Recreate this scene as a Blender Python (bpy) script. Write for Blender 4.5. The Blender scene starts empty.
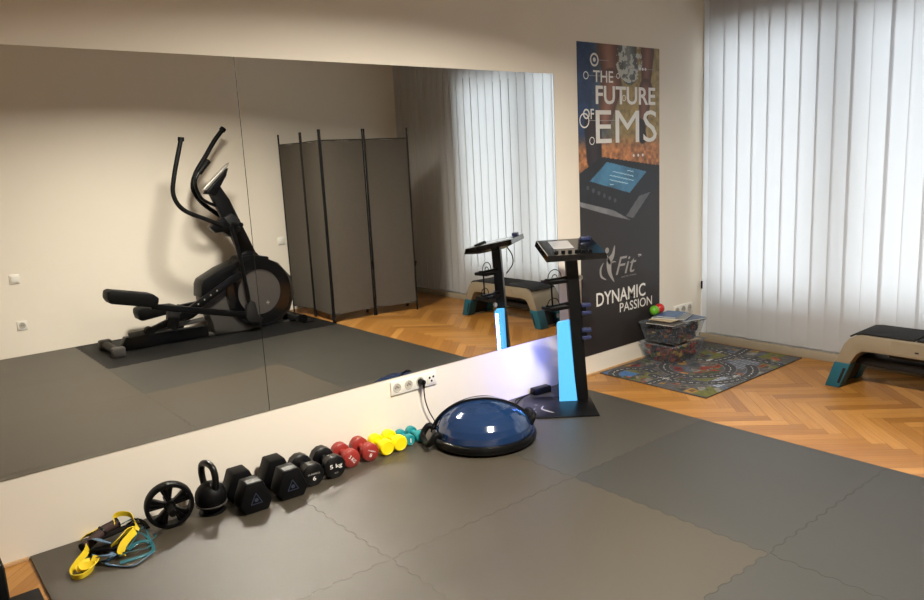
import bpy, bmesh, math, random
import numpy as np
from mathutils import Vector, Matrix, noise
random.seed(7)
PI = math.pi
SC = bpy.context.scene
COL = SC.collection

# ------------------------------------------------------------------ camera
KS = 1.46
FPX, YAW, PITCH, ROLL = 735.6, 0.6818, -0.1826, -0.0506
CAM = Vector((-0.4236*KS, -2.2069*KS, KS))
_F = Vector((math.sin(YAW)*math.cos(PITCH), math.cos(YAW)*math.cos(PITCH), math.sin(PITCH)))
_R0 = Vector((math.cos(YAW), -math.sin(YAW), 0))
_U0 = _R0.cross(_F)
_R = _R0*math.cos(ROLL) + _U0*math.sin(ROLL)
_U = _U0*math.cos(ROLL) - _R0*math.sin(ROLL)
cd = bpy.data.cameras.new('camera')
cam = bpy.data.objects.new('camera', cd)
COL.objects.link(cam)
cam.matrix_world = Matrix(((_R.x, _U.x, -_F.x, CAM.x), (_R.y, _U.y, -_F.y, CAM.y), (_R.z, _U.z, -_F.z, CAM.z), (0, 0, 0, 1)))
cd.sensor_width = 36.0
cd.lens = 36.0*FPX/924.0
cd.clip_start = 0.02
SC.camera = cam

# ------------------------------------------------------------------ world, exposure
w = bpy.data.worlds.new('world')
SC.world = w
w.use_nodes = True
wn = w.node_tree
wn.nodes.clear()
o_ = wn.nodes.new('ShaderNodeOutputWorld')
b_ = wn.nodes.new('ShaderNodeBackground')
s_ = wn.nodes.new('ShaderNodeTexSky')
s_.sky_type = 'HOSEK_WILKIE'
s_.turbidity = 6.0
s_.ground_albedo = 0.4
s_.sun_direction = Vector((-0.5, 0.3, 0.75)).normalized()
mx_ = wn.nodes.new('ShaderNodeMix')
mx_.data_type = 'RGBA'
mx_.inputs[0].default_value = 0.75
mx_.inputs[7].default_value = (0.94, 0.955, 0.98, 1)
wn.links.new(s_.outputs[0], mx_.inputs[6])
wn.links.new(mx_.outputs[2], b_.inputs['Color'])
b_.inputs['Strength'].default_value = 6.5
wn.links.new(b_.outputs[0], o_.inputs['Surface'])
LAMP_POWER = 172.0
LAMP_COLOR = (1.0, 0.94, 0.84)
ld = bpy.data.lights.new('lamp_light', 'AREA')
ld.shape = 'DISK'
ld.size = 0.42
ld.energy = LAMP_POWER
ld.color = LAMP_COLOR
ld.spread = math.radians(160)
lamp_light = bpy.data.objects.new('lamp_light', ld)
COL.objects.link(lamp_light)
lamp_light.location = (1.45, -1.8, 2.52)
SC.view_settings.view_transform = 'Standard'
SC.view_settings.look = 'None'
SC.view_settings.exposure = 0.0
SC.view_settings.gamma = 1.0
SC.view_settings.use_curve_mapping = False
cy = SC.cycles
cy.max_bounces = 10
cy.diffuse_bounces = 5
cy.glossy_bounces = 6
cy.transmission_bounces = 8
cy.transparent_max_bounces = 16
cy.caustics_reflective = True
cy.blur_glossy = 0.3
cy.sample_clamp_indirect = 0.0
cy.use_denoising = True
cy.denoiser = 'OPENIMAGEDENOISE'


def at(px, py, axis, val):
    """the room point seen at a photograph pixel on the plane axis = val"""
    d = _R*((px-462)/FPX) - _U*((py-300)/FPX) + _F
    t = (val-CAM[axis])/d[axis]
    return CAM + d*t


def ref(px, py, depth):
    """the room point whose mirror image is seen at a pixel; depth = distance from the mirror wall"""
    p = at(px, py, 1, depth)
    return Vector((p.x, -p.y, p.z))

# ------------------------------------------------------------------ materials
def lin(c):
    c = [x/255.0 for x in c]
    return tuple(x/12.92 if x <= 0.04045 else ((x+0.055)/1.055)**2.4 for x in c)


def mat(name, rgb, rough=0.5, metal=0.0, spec=0.5, vary=0.06, nscale=30.0, bump=0.0, bscale=200.0, emit=None, estr=0.0, coat=0.0, attr=None):
    m = bpy.data.materials.new(name)
    m.use_nodes = True
    nt = m.node_tree
    b = nt.nodes['Principled BSDF']
    c = lin(rgb)
    b.inputs['Metallic'].default_value = metal
    b.inputs['Specular IOR Level'].default_value = spec
    b.inputs['Coat Weight'].default_value = coat
    tc = nt.nodes.new('ShaderNodeTexCoord')
    nz = nt.nodes.new('ShaderNodeTexNoise')
    nz.inputs['Scale'].default_value = nscale
    nz.inputs['Detail'].default_value = 4
    nt.links.new(tc.outputs['Object'], nz.inputs['Vector'])
    mr = nt.nodes.new('ShaderNodeMapRange')
    mr.inputs[3].default_value = 1-vary
    mr.inputs[4].default_value = 1+vary
    nt.links.new(nz.outputs['Fac'], mr.inputs[0])
    vm = nt.nodes.new('ShaderNodeVectorMath')
    vm.operation = 'SCALE'
    if attr:
        at_ = nt.nodes.new('ShaderNodeAttribute')
        at_.attribute_name = attr
        nt.links.new(at_.outputs['Color'], vm.inputs[0])
    else:
        vm.inputs[0].default_value = c
    nt.links.new(mr.outputs[0], vm.inputs['Scale'])
    nt.links.new(vm.outputs[0], b.inputs['Base Color'])
    r2 = nt.nodes.new('ShaderNodeMapRange')
    r2.inputs[3].default_value = max(0.0, rough*0.92)
    r2.inputs[4].default_value = min(1.0, rough*1.08)
    nt.links.new(nz.outputs['Fac'], r2.inputs[0])
    nt.links.new(r2.outputs[0], b.inputs['Roughness'])
    if bump:
        n2 = nt.nodes.new('ShaderNodeTexNoise')
        n2.inputs['Scale'].default_value = bscale
        nt.links.new(tc.outputs['Object'], n2.inputs['Vector'])
        bp = nt.nodes.new('ShaderNodeBump')
        bp.inputs['Strength'].default_value = bump
        bp.inputs['Distance'].default_value = 0.002
        nt.links.new(n2.outputs['Fac'], bp.inputs['Height'])
        nt.links.new(bp.outputs[0], b.inputs['Normal'])
    if emit:
        b.inputs['Emission Color'].default_value = (*emit, 1)
        b.inputs['Emission Strength'].default_value = estr
    return m


M = {}
M['wall'] = mat('wall_paint', (226, 217, 202), 0.85, spec=0.25, vary=0.015, nscale=3, bump=0.05)
M['white_paint'] = mat('white_paint', (235, 237, 240), 0.45, vary=0.02)
M['ceiling'] = mat('ceiling_paint', (228, 222, 212), 0.9, vary=0.02)
M['cream'] = mat('cream_paint', (146, 134, 114), 0.6, vary=0.03)
M['oak_strip'] = mat('oak_strip', (186, 150, 108), 0.4, vary=0.15, nscale=20)
M['black_plastic'] = mat('black_plastic', (6, 6, 7), 0.36, spec=0.2, vary=0.1)
M['black_gloss'] = mat('black_gloss', (8, 8, 10), 0.12, coat=0.4)
M['black_rubber'] = mat('black_rubber', (6, 6, 6), 0.55, spec=0.14, vary=0.15, bump=0.15, bscale=400)
M['black_paint'] = mat('black_paint', (9, 9, 10), 0.4, spec=0.3)
M['dark_cloth'] = mat('dark_cloth', (82, 76, 68), 0.95, spec=0.1, vary=0.08, bump=0.2, bscale=600)
M['grey_metal'] = mat('grey_metal', (78, 74, 71), 0.42, metal=0.35)
M['silver'] = mat('silver', (168, 163, 156), 0.35, metal=0.7)
M['dark_grey'] = mat('dark_grey_plastic', (22, 21, 21), 0.5, spec=0.3)
M['mid_grey'] = mat('mid_grey_plastic', (66, 63, 60), 0.45, metal=0.3)
M['white_plastic'] = mat('white_plastic', (226, 222, 212), 0.35, vary=0.02)
M['recess'] = mat('socket_recess', (176, 170, 158), 0.45, vary=0.02)
M['hole'] = mat('dark_hole', (10, 9, 9), 0.6)
M['hex_black'] = mat('hex_rubber', (7, 7, 8), 0.5, spec=0.14, vary=0.2, bump=0.1, bscale=300)
M['hex_grey'] = mat('hex_grey_flat', (70, 68, 66), 0.6, vary=0.2)
M['print_blue'] = mat('faded_blue_print', (34, 42, 62), 0.5)
M['print_white'] = mat('white_print', (225, 222, 215), 0.5, vary=0.02)
M['print_grey'] = mat('grey_print', (150, 146, 140), 0.5, vary=0.02)
M['kg_black'] = mat('black_vinyl', (8, 8, 9), 0.35, spec=0.35, vary=0.1)
M['kg_red'] = mat('red_vinyl', (142, 42, 36), 0.38, vary=0.08)
M['kg_yellow'] = mat('yellow_vinyl', (240, 214, 12), 0.38, vary=0.05)
M['kg_teal'] = mat('teal_vinyl', (28, 132, 136), 0.38, vary=0.08)
M['bosu_blue'] = mat('blue_pvc', (20, 42, 74), 0.12, vary=0.05, coat=0.5)
M['yellow_band'] = mat('yellow_webbing', (222, 192, 32), 0.6, vary=0.12, bump=0.2, bscale=500)
M['teal_band'] = mat('teal_webbing', (24, 84, 92), 0.6, vary=0.12, bump=0.2, bscale=500)
M['blue_band'] = mat('grey_blue_webbing', (76, 104, 128), 0.6, vary=0.12, bump=0.2, bscale=500)
M['black_band'] = mat('black_webbing', (14, 12, 12), 0.8, spec=0.1, vary=0.2, bump=0.2, bscale=500)
M['brown_foam'] = mat('brown_foam', (52, 34, 30), 0.8, vary=0.2)
M['bench_beige'] = mat('beige_plastic', (124, 112, 92), 0.5, vary=0.04, bump=0.1, bscale=500)
M['bench_teal'] = mat('teal_plastic', (14, 78, 92), 0.45, vary=0.05)
M['bench_mat'] = mat('ribbed_black_rubber', (26, 24, 23), 0.8, spec=0.2, vary=0.12, bump=0.4, bscale=300)
M['green_ball'] = mat('green_ball', (92, 158, 34), 0.35)
M['red_ball'] = mat('red_ball', (186, 42, 38), 0.35)
M['screen_blue'] = mat('pale_display', (150, 150, 152), 0.1, coat=0.5)
M['slate_blue'] = mat('slate_blue_plastic', (36, 44, 78), 0.35)
M['rug_side'] = mat('rug_backing', (60, 54, 48), 0.9)


def emis(name, rgb, strength, base=(200, 220, 255)):
    return mat(name, base, 0.3, emit=rgb, estr=strength)


M['led_cyan'] = emis('led_cyan_acrylic', (0.10, 0.50, 0.90), 0.95, (60, 120, 170))
M['led_violet'] = emis('led_violet_strip', (0.16, 0.22, 1.0), 105.0)
M['led_spot'] = emis('led_spot', (0.6, 0.7, 1.0), 3.0)

# mirror glass
m = bpy.data.materials.new('mirror_silver'); m.use_nodes = True
b = m.node_tree.nodes['Principled BSDF']
b.inputs['Base Color'].default_value = (0.90, 0.905, 0.88, 1)
b.inputs['Metallic'].default_value = 1.0
b.inputs['Roughness'].default_value = 0.0
nz = m.node_tree.nodes.new('ShaderNodeTexNoise'); nz.inputs['Scale'].default_value = 2.0
mr = m.node_tree.nodes.new('ShaderNodeMapRange'); mr.inputs[3].default_value = 0.0; mr.inputs[4].default_value = 0.012
m.node_tree.links.new(nz.outputs['Fac'], mr.inputs[0]); m.node_tree.links.new(mr.outputs[0], b.inputs['Roughness'])
M['mirror'] = m

# window glass: mostly see-through with a Fresnel reflection
m = bpy.data.materials.new('window_glass'); m.use_nodes = True
nt = m.node_tree; nt.nodes.clear()
o_ = nt.nodes.new('ShaderNodeOutputMaterial'); mxs = nt.nodes.new('ShaderNodeMixShader')
tr = nt.nodes.new('ShaderNodeBsdfTransparent'); gl = nt.nodes.new('ShaderNodeBsdfGlossy'); fr = nt.nodes.new('ShaderNodeFresnel')
tr.inputs[0].default_value = (0.93, 0.96, 0.96, 1); gl.inputs['Roughness'].default_value = 0.02
nt.links.new(fr.outputs[0], mxs.inputs[0]); nt.links.new(tr.outputs[0], mxs.inputs[1]); nt.links.new(gl.outputs[0], mxs.inputs[2])
nt.links.new(mxs.outputs[0], o_.inputs[0])
M['glass'] = m

# clear plastic of the toy bins
m = bpy.data.materials.new('clear_plastic'); m.use_nodes = True
nt = m.node_tree; nt.nodes.clear()
o_ = nt.nodes.new('ShaderNodeOutputMaterial'); mxs = nt.nodes.new('ShaderNodeMixShader')
tr = nt.nodes.new('ShaderNodeBsdfTransparent'); pb = nt.nodes.new('ShaderNodeBsdfPrincipled')
tr.inputs[0].default_value = (0.82, 0.84, 0.86, 1)
pb.inputs['Base Color'].default_value = (0.35, 0.37, 0.4, 1); pb.inputs['Roughness'].default_value = 0.15
nz = nt.nodes.new('ShaderNodeTexNoise'); nz.inputs['Scale'].default_value = 12
mr = nt.nodes.new('ShaderNodeMapRange'); mr.inputs[3].default_value = 0.10; mr.inputs[4].default_value = 0.20
nt.links.new(nz.outputs['Fac'], mr.inputs[0]); nt.links.new(mr.outputs[0], mxs.inputs[0])
nt.links.new(tr.outputs[0], mxs.inputs[1]); nt.links.new(pb.outputs[0], mxs.inputs[2]); nt.links.new(mxs.outputs[0], o_.inputs[0])
M['clear'] = m

# blind fabric: reflects a little, lets daylight through
m = bpy.data.materials.new('blind_fabric'); m.use_nodes = True
nt = m.node_tree; nt.nodes.clear()
o_ = nt.nodes.new('ShaderNodeOutputMaterial'); mxs = nt.nodes.new('ShaderNodeMixShader')
df = nt.nodes.new('ShaderNodeBsdfDiffuse'); tl = nt.nodes.new('ShaderNodeBsdfTranslucent')
nz = nt.nodes.new('ShaderNodeTexNoise'); nz.inputs['Scale'].default_value = 300
tc = nt.nodes.new('ShaderNodeTexCoord'); nt.links.new(tc.outputs['Object'], nz.inputs['Vector'])
cr = nt.nodes.new('ShaderNodeMix'); cr.data_type = 'RGBA'
cr.inputs[6].default_value = (0.50, 0.49, 0.47, 1); cr.inputs[7].default_value = (0.58, 0.57, 0.55, 1)
nt.links.new(nz.outputs['Fac'], cr.inputs[0]); nt.links.new(cr.outputs[2], df.inputs[0])
tl.inputs[0].default_value = (0.78, 0.78, 0.80, 1)
mxs.inputs[0].default_value = 0.5
nt.links.new(df.outputs[0], mxs.inputs[1]); nt.links.new(tl.outputs[0], mxs.inputs[2]); nt.links.new(mxs.outputs[0], o_.inputs[0])
M['blind'] = m


def foam_mat(name, rgb, rough=0.40):
    m = mat(name, rgb, rough, spec=0.62 if rough < 0.5 else 0.3, vary=0.05, nscale=1.5, bump=0.35, bscale=700)
    return m


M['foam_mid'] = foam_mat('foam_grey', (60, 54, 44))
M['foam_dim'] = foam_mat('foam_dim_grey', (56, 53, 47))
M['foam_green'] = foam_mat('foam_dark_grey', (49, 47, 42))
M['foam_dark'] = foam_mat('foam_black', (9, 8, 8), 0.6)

# parquet: colour and grain from attributes made with the planks
m = bpy.data.materials.new('oak_parquet'); m.use_nodes = True
nt = m.node_tree; b = nt.nodes['Principled BSDF']
uvn = nt.nodes.new('ShaderNodeUVMap'); uvn.uv_map = 'grain'
mp = nt.nodes.new('ShaderNodeMapping'); mp.inputs['Scale'].default_value = (1.2, 26, 1)
nt.links.new(uvn.outputs[0], mp.inputs[0])
nz = nt.nodes.new('ShaderNodeTexNoise'); nz.inputs['Scale'].default_value = 3; nz.inputs['Detail'].default_value = 6
nt.links.new(mp.outputs[0], nz.inputs['Vector'])
at_ = nt.nodes.new('ShaderNodeAttribute'); at_.attribute_name = 'plank'
ramp = nt.nodes.new('ShaderNodeValToRGB')
ramp.color_ramp.elements[0].position = 0.0; ramp.color_ramp.elements[0].color = (*lin((130, 84, 34)), 1)
ramp.color_ramp.elements[1].position = 1.0; ramp.color_ramp.elements[1].color = (*lin((176, 126, 64)), 1)
e = ramp.color_ramp.elements.new(0.5); e.color = (*lin((152, 103, 45)), 1)
ad = nt.nodes.new('ShaderNodeMath'); ad.operation = 'MULTIPLY_ADD'; ad.inputs[1].default_value = 0.9
s2 = nt.nodes.new('ShaderNodeMath'); s2.operation = 'SUBTRACT'; s2.inputs[1].default_value = 0.45
nt.links.new(nz.outputs['Fac'], ad.inputs[0]); nt.links.new(at_.outputs['Fac'], ad.inputs[2]); nt.links.new(ad.outputs[0], s2.inputs[0])
nt.links.new(s2.outputs[0], ramp.inputs[0]); nt.links.new(ramp.outputs[0], b.inputs['Base Color'])
b.inputs['Roughness'].default_value = 0.33
b.inputs['Specular IOR Level'].default_value = 0.4
M['parquet'] = m
M['joint'] = mat('parquet_joint', (104, 68, 34), 0.6)

# ------------------------------------------------------------------ mesh helpers
class MB:
    def __init__(self):
        self.v = []; self.f = []; self.mi = []; self.sm = []; self.mats = []

    def _m(self, m):
        m = M[m] if isinstance(m, str) else m
        if m not in self.mats:
            self.mats.append(m)
        return self.mats.index(m)

    def add(self, vs, fs, m, smooth=False, mtx=None):
        k = len(self.v); i = self._m(m)
        for p in vs:
            p = Vector(p)
            self.v.append(tuple(mtx @ p if mtx else p))
        for f in fs:
            self.f.append(tuple(k+a for a in f)); self.mi.append(i); self.sm.append(smooth)
        return self

    def box(self, c, s, m, mtx=None, rz=0, bev=0.0):
        bm = bmesh.new()
        bmesh.ops.create_cube(bm, size=1)
        for v in bm.verts:
            v.co = Vector((v.co.x*s[0], v.co.y*s[1], v.co.z*s[2]))
        if bev:
            bmesh.ops.bevel(bm, geom=list(bm.edges), offset=min(bev, min(s)*0.49), segments=2, affect='EDGES', profile=0.5)
        T = Matrix.Translation(Vector(c)) @ Matrix.Rotation(rz, 4, 'Z')
        if mtx:
            T = mtx @ T
        self.bm(bm, m, T, smooth=False)
        return self

    def bm(self, bm, m, T=None, smooth=True):
        bm.verts.index_update()
        self.add([v.co[:] for v in bm.verts], [[v.index for v in f.verts] for f in bm.faces], m, smooth, T)
        bm.free()
        return self

    def cyl(self, a, b, r, m, r2=None, n=24, caps=True, smooth=True):
        a = Vector(a); b = Vector(b); r2 = r if r2 is None else r2
        d = (b-a).normalized()
        x = d.orthogonal().normalized(); y = d.cross(x)
        vs = []
        for p, rr in ((a, r), (b, r2)):
            for i in range(n):
                t = 2*PI*i/n
                vs.append(p + x*math.cos(t)*rr + y*math.sin(t)*rr)
        self.add(vs, [(i, (i+1) % n, n+(i+1) % n, n+i) for i in range(n)], m, smooth)
        if caps:
            self.add(vs[:n], [tuple(reversed(range(n)))], m)
            self.add(vs[n:], [tuple(range(n))], m)
        return self

    def lathe(self, prof, m, T=None, n=48, smooth=True):
        vs = []; fs = []
        for r, z in prof:
            for i in range(n):
                t = 2*PI*i/n
                vs.append((r*math.cos(t), r*math.sin(t), z))
        for j in range(len(prof)-1):
            for i in range(n):
                fs.append((j*n+i, j*n+(i+1) % n, (j+1)*n+(i+1) % n, (j+1)*n+i))
        if prof[0][0] > 1e-6:
            fs.append(tuple(reversed(range(n))))
        if prof[-1][0] > 1e-6:
            fs.append(tuple((len(prof)-1)*n+i for i in range(n)))
        self.add(vs, fs, m, smooth, T)
        return self

    def tube(self, pts, r, m, n=12, sub=6, flat=None, closed=False):
        """round tube, or a flat band when flat = (half width, half thickness)"""
        P = smooth_path([Vector(p) for p in pts], sub, closed)
        N = len(P); vs = []; fs = []
        up = None
        for i, p in enumerate(P):
            if closed:
                d = (P[(i+1) % N]-P[i-1]).normalized()
            else:
                d = (P[min(i+1, N-1)]-P[max(i-1, 0)]).normalized()
            if up is None:
                up = Vector((0, 0, 1)) if abs(d.z) < 0.9 else Vector((0, 1, 0))
            x = d.cross(up)
            if x.length < 1e-4:
                x = d.orthogonal()
            x.normalize(); y = x.cross(d).normalized()
            up = (up*0.3+y*0.7) if flat is None else up
            rr = r[min(int(i/sub), len(r)-1)] if isinstance(r, (list, tuple)) else r
            for k in range(n):
                t = 2*PI*k/n
                if flat:
                    q = x*max(-1, min(1, 1.4*math.cos(t)))*flat[0] + y*max(-1, min(1, 1.4*math.sin(t)))*flat[1]
                else:
                    q = x*math.cos(t)*rr + y*math.sin(t)*rr
                vs.append(p+q)
        for i in range(N if closed else N-1):
            j = (i+1) % N
            for k in range(n):
                fs.append((i*n+k, i*n+(k+1) % n, j*n+(k+1) % n, j*n+k))
        if not closed:
            fs.append(tuple(reversed(range(n)))); fs.append(tuple((N-1)*n+k for k in range(n)))
        self.add(vs, fs, m, True)
        return self

    def prism(self, pts, a, b, m, bev=0.0, smooth=False):
        """pts: list of 3D outline points; extruded from offset vector a to offset vector b"""
        bm = bmesh.new()
        a = Vector(a); b = Vector(b)
        lo = [bm.verts.new(Vector(p)+a) for p in pts]; hi = [bm.verts.new(Vector(p)+b) for p in pts]
        n = len(pts)
        bm.faces.new(lo); bm.faces.new(list(reversed(hi)))
        for i in range(n):
            bm.faces.new((lo[i], hi[i], hi[(i+1) % n], lo[(i+1) % n]))
        bmesh.ops.recalc_face_normals(bm, faces=list(bm.faces))
        if bev:
            es = [e for e in bm.edges if len(e.link_faces) == 2 and e.calc_face_angle(0) > 0.5]
            bmesh.ops.bevel(bm, geom=es, offset=bev, segments=2, affect='EDGES', profile=0.5, clamp_overlap=True)
        return self.bm(bm, m, None, smooth)

    def sphere(self, c, r, m, T=None, nu=24, nv=14):
        prof = [(max(1e-7, math.sin(PI*i/nv)), -math.cos(PI*i/nv)) for i in range(nv+1)]
        r = (r, r, r) if not isinstance(r, (tuple, list)) else r
        T2 = Matrix.Translation(Vector(c)) @ (T or Matrix.Identity(4)) @ Matrix.Diagonal((*r, 1))
        return self.lathe([(a if 0 < i < nv else 1e-7, z) for i, (a, z) in enumerate(prof)], m, T2, nu)

    def build(self, name, parent=None, label=None, off=None):
        me = bpy.data.meshes.new(name)
        vs = self.v
        if parent is not None:
            o0 = Vector(parent.get('_o', (0, 0, 0)))
            vs = [(p[0]-o0.x, p[1]-o0.y, p[2]-o0.z) for p in self.v]
        me.from_pydata(vs, [], self.f)
        for mt in self.mats:
            me.materials.append(mt)
        me.polygons.foreach_set('material_index', self.mi)
        me.polygons.foreach_set('use_smooth', self.sm)
        me.update()
        bm = bmesh.new(); bm.from_mesh(me)
        bmesh.ops.remove_doubles(bm, verts=bm.verts, dist=1e-6)
        bmesh.ops.recalc_face_normals(bm, faces=bm.faces)
        bm.to_mesh(me); bm.free()
        me.set_sharp_from_angle(angle=0.7)
        o = bpy.data.objects.new(name, me)
        COL.objects.link(o)
        if parent is not None:
            o.parent = parent
            o['_o'] = tuple(parent.get('_o', (0, 0, 0)))
        if label:
            o['label'] = label
        return o


def smooth_path(P, sub, closed=False):
    if sub <= 1 or len(P) < 3:
        return P
    out = []; n = len(P)
    rng = range(n) if closed else range(n-1)
    for i in rng:
        if closed:
            p0, p1, p2, p3 = P[i-1], P[i], P[(i+1) % n], P[(i+2) % n]
        else:
            p0, p1, p2, p3 = P[max(i-1, 0)], P[i], P[i+1], P[min(i+2, n-1)]
        for k in range(sub):
            t = k/sub
            out.append(0.5*((2*p1)+(p2-p0)*t+(2*p0-5*p1+4*p2-p3)*t*t+(3*p1-p0-3*p2+p3)*t**3))
    if not closed:
        out.append(P[-1])
    return out


def tag(o, label=None, cat=None, group=None, kind=None):
    if label: o['label'] = label
    if cat: o['category'] = cat
    if group: o['group'] = group
    if kind: o['kind'] = kind
    return o


def thing(name, label, cat, loc=(0, 0, 0), group=None):
    """an Empty at the thing's base; parts are then built in room coordinates"""
    o = bpy.data.objects.new(name, None)
    COL.objects.link(o)
    o.empty_display_size = 0.05
    o.location = loc
    o['_o'] = tuple(loc)
    return tag(o, label, cat, group)


def struct(mb, name, parent=None):
    o = mb.build(name, parent)
    if parent is None:
        o['kind'] = 'structure'
    return o


def copy_tree(o, parent=None):
    c = o.copy(); COL.objects.link(c)
    if parent is not None:
        c.parent = parent
    for ch in list(o.children):
        copy_tree(ch, c)
    return c


_fc = {}
def text_mb(s, x0, x1, z0, z1, T, m, depth=0.0008, bold=0.0, shear=0.0, mb=None):
    """text fitted to a box in the local x-z plane, then moved by T"""
    cu = bpy.data.curves.new('t', 'FONT')
    cu.body = s; cu.offset = bold; cu.shear = shear; cu.resolution_u = 3
    ob = bpy.data.objects.new('t', cu); COL.objects.link(ob)
    dg = bpy.context.evaluated_depsgraph_get()
    me = bpy.data.meshes.new_from_object(ob.evaluated_get(dg))
    vs = [v.co.copy() for v in me.vertices]; fs = [tuple(p.vertices) for p in me.polygons]
    bpy.data.objects.remove(ob); bpy.data.curves.remove(cu); bpy.data.meshes.remove(me)
    ax, bx = min(v.x for v in vs), max(v.x for v in vs)
    ay, by = min(v.y for v in vs), max(v.y for v in vs)
    q = [(x0+(v.x-ax)/(bx-ax)*(x1-x0), -depth, z0+(v.y-ay)/(by-ay)*(z1-z0)) for v in vs]
    mb = mb or MB()
    mb.add(q, fs, m, False, T)
    return mb

# ------------------------------------------------------------------ room shell
RX0, RX1, RY0, CEIL = -3.0, 4.41, -4.041, 3.1
# parquet: planks laid in herringbone
def parquet():
    W, L = 0.072, 0.504; n = 7; g = 0.0007
    ang = math.radians(46); ca, sa = math.cos(ang), math.sin(ang)
    bm = bmesh.new(); uv = bm.loops.layers.uv.new('grain'); cl = bm.loops.layers.float_color.new('plank')
    cx, cyy = 1.0, -2.0
    R = 80
    for i in range(-R, R):
        for j in range(-R, R):
            d = (i-j) % (2*n)
            if d == 0:
                x0, y0, x1, y1, hz = i*W, j*W, i*W+L, j*W+W, True
            elif d == 2*n-1:
                x0, y0, x1, y1, hz = i*W, j*W, i*W+W, j*W+L, False
            else:
                continue
            mxx, myy = (x0+x1)/2, (y0+y1)/2
            X = cx+mxx*ca-myy*sa; Y = cyy+mxx*sa+myy*ca
            if X < RX0-0.4 or X > RX1+0.5 or Y < RY0-0.4 or Y > 0.5:
                continue
            x0 += g; y0 += g; x1 -= g; y1 -= g
            c = [(x0, y0), (x1, y0), (x1, y1), (x0, y1)]
            vs = [bm.verts.new((cx+a*ca-b_*sa, cyy+a*sa+b_*ca, 0)) for a, b_ in c]
            f = bm.faces.new(vs)
            t = 0.12+0.76*random.random(); ox, oy = random.random()*9, random.random()*9
            lw = [(0, 0), (L, 0), (L, W), (0, W)] if hz else [(0, 0), (0, W), (L, W), (L, 0)]
            for lp, (u_, v_) in zip(f.loops, lw):
                lp[uv].uv = (u_+ox, v_+oy); lp[cl] = (t, t, t, 1)
    for co, no in (((RX0, 0, 0), (1, 0, 0)), ((RX1, 0, 0), (-1, 0, 0)), ((0, RY0, 0), (0, 1, 0)), ((0, 0, 0), (0, -1, 0))):
        bmesh.ops.bisect_plane(bm, geom=bm.verts[:]+bm.edges[:]+bm.faces[:], plane_co=co, plane_no=no, clear_inner=True)
    me = bpy.data.meshes.new('floor'); 
    k = len(bm.verts)
    # the screed under the planks, seen only in the joints
    z = -0.0006
    q = [bm.verts.new(p) for p in ((RX0, RY0, z), (RX1, RY0, z), (RX1, 0, z), (RX0, 0, z))]
    f = bm.faces.new(q); f.material_index = 1
    b2 = bmesh.ops.create_cube(bm, size=1, matrix=Matrix.Translation(((RX0+RX1)/2, RY0/2, -0.05)) @ Matrix.Diagonal((RX1-RX0, -RY0, 0.09, 1)))
    for v in b2['verts']:
        for ff in v.link_faces: ff.material_index = 1
    bm.to_mesh(me); bm.free()
    me.materials.append(M['parquet']); me.materials.append(M['joint'])
    o = bpy.data.objects.new('floor', me); COL.objects.link(o); o['kind'] = 'structure'
parquet()

struct(MB().box(((RX0+4.8)/2, 0.1, CEIL/2), (4.8-RX0, 0.2, CEIL), 'wall'), 'wall_north')
struct(MB().box(((RX0+4.8)/2, RY0-0.1, CEIL/2), (4.8-RX0, 0.2, CEIL), 'wall'), 'wall_south')
struct(MB().box((RX0-0.1, RY0/2, CEIL/2), (0.2, -RY0, CEIL), 'wall'), 'wall_west')
struct(MB().box(((RX0+4.8)/2, RY0/2, CEIL+0.05), (4.8-RX0, -RY0+0.4, 0.1), 'ceiling'), 'ceiling')
# window wall with one wide opening behind the blinds
WX = 4.50
WY0, WY1, WZ0, WZ1 = -2.93, -0.006, 0.36, 2.34
we = MB()
we.box((WX+0.15, RY0/2, WZ0/2), (0.3, -RY0, WZ0), 'white_paint')
we.box((WX+0.15, RY0/2, (WZ1+CEIL)/2), (0.3, -RY0, CEIL-WZ1), 'white_paint')
we.box((WX+0.15, (RY0+WY0)/2, (WZ0+WZ1)/2), (0.3, WY0-RY0, WZ1-WZ0), 'wall')
we.box((WX+0.15, WY1/2, (WZ0+WZ1)/2), (0.3, -WY1, WZ1-WZ0), 'white_paint')
struct(we, 'wall_east')
for k in range(3):
    y0 = WY0+(WY1-WY0)*k/3; y1 = WY0+(WY1-WY0)*(k+1)/3
    r = bpy.data.objects.new('window_%d' % (k+1), None); COL.objects.link(r); r['kind'] = 'structure'
    f = MB(); t = 0.06; X = WX+0.16
    f.box((X, y0+t/2, (WZ0+WZ1)/2), (0.07, t, WZ1-WZ0), 'white_paint', bev=0.005)
    f.box((X, y1-t/2, (WZ0+WZ1)/2), (0.07, t, WZ1-WZ0), 'white_paint', bev=0.005)
    for z in (WZ0+t/2, WZ1-t/2):
        f.box((X, (y0+y1)/2, z), (0.068, y1-y0-2*t, t), 'white_paint', bev=0.005)
    f.build('window_frame', r)
    MB().box((X, (y0+y1)/2, (WZ0+WZ1)/2), (0.006, y1-y0-2*t, WZ1-WZ0-2*t), 'glass').build('window_pane', r)
# white casing where the mirror wall meets the window niche
struct(MB().box((4.47, -0.004, CEIL/2), (0.11, 0.008, CEIL), 'white_paint', bev=0.002), 'trim_1')
struct(MB().box((4.455, RY0/2, 0.004), (0.09, -RY0, 0.008), 'cream'), 'trim_2')
# low boxed-in skirting under the blinds
struct(MB().box((4.395, RY0/2, 0.03), (0.02, -RY0-0.005, 0.06), 'cream', bev=0.003), 'baseboard_east')
struct(MB().box((-1.645, -0.006, 0.007), (2.71, 0.012, 0.014), 'oak_strip', bev=0.002).box((3.61, -0.006, 0.007), (1.55, 0.012, 0.014), 'oak_strip', bev=0.002), 'baseboard_north')

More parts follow.
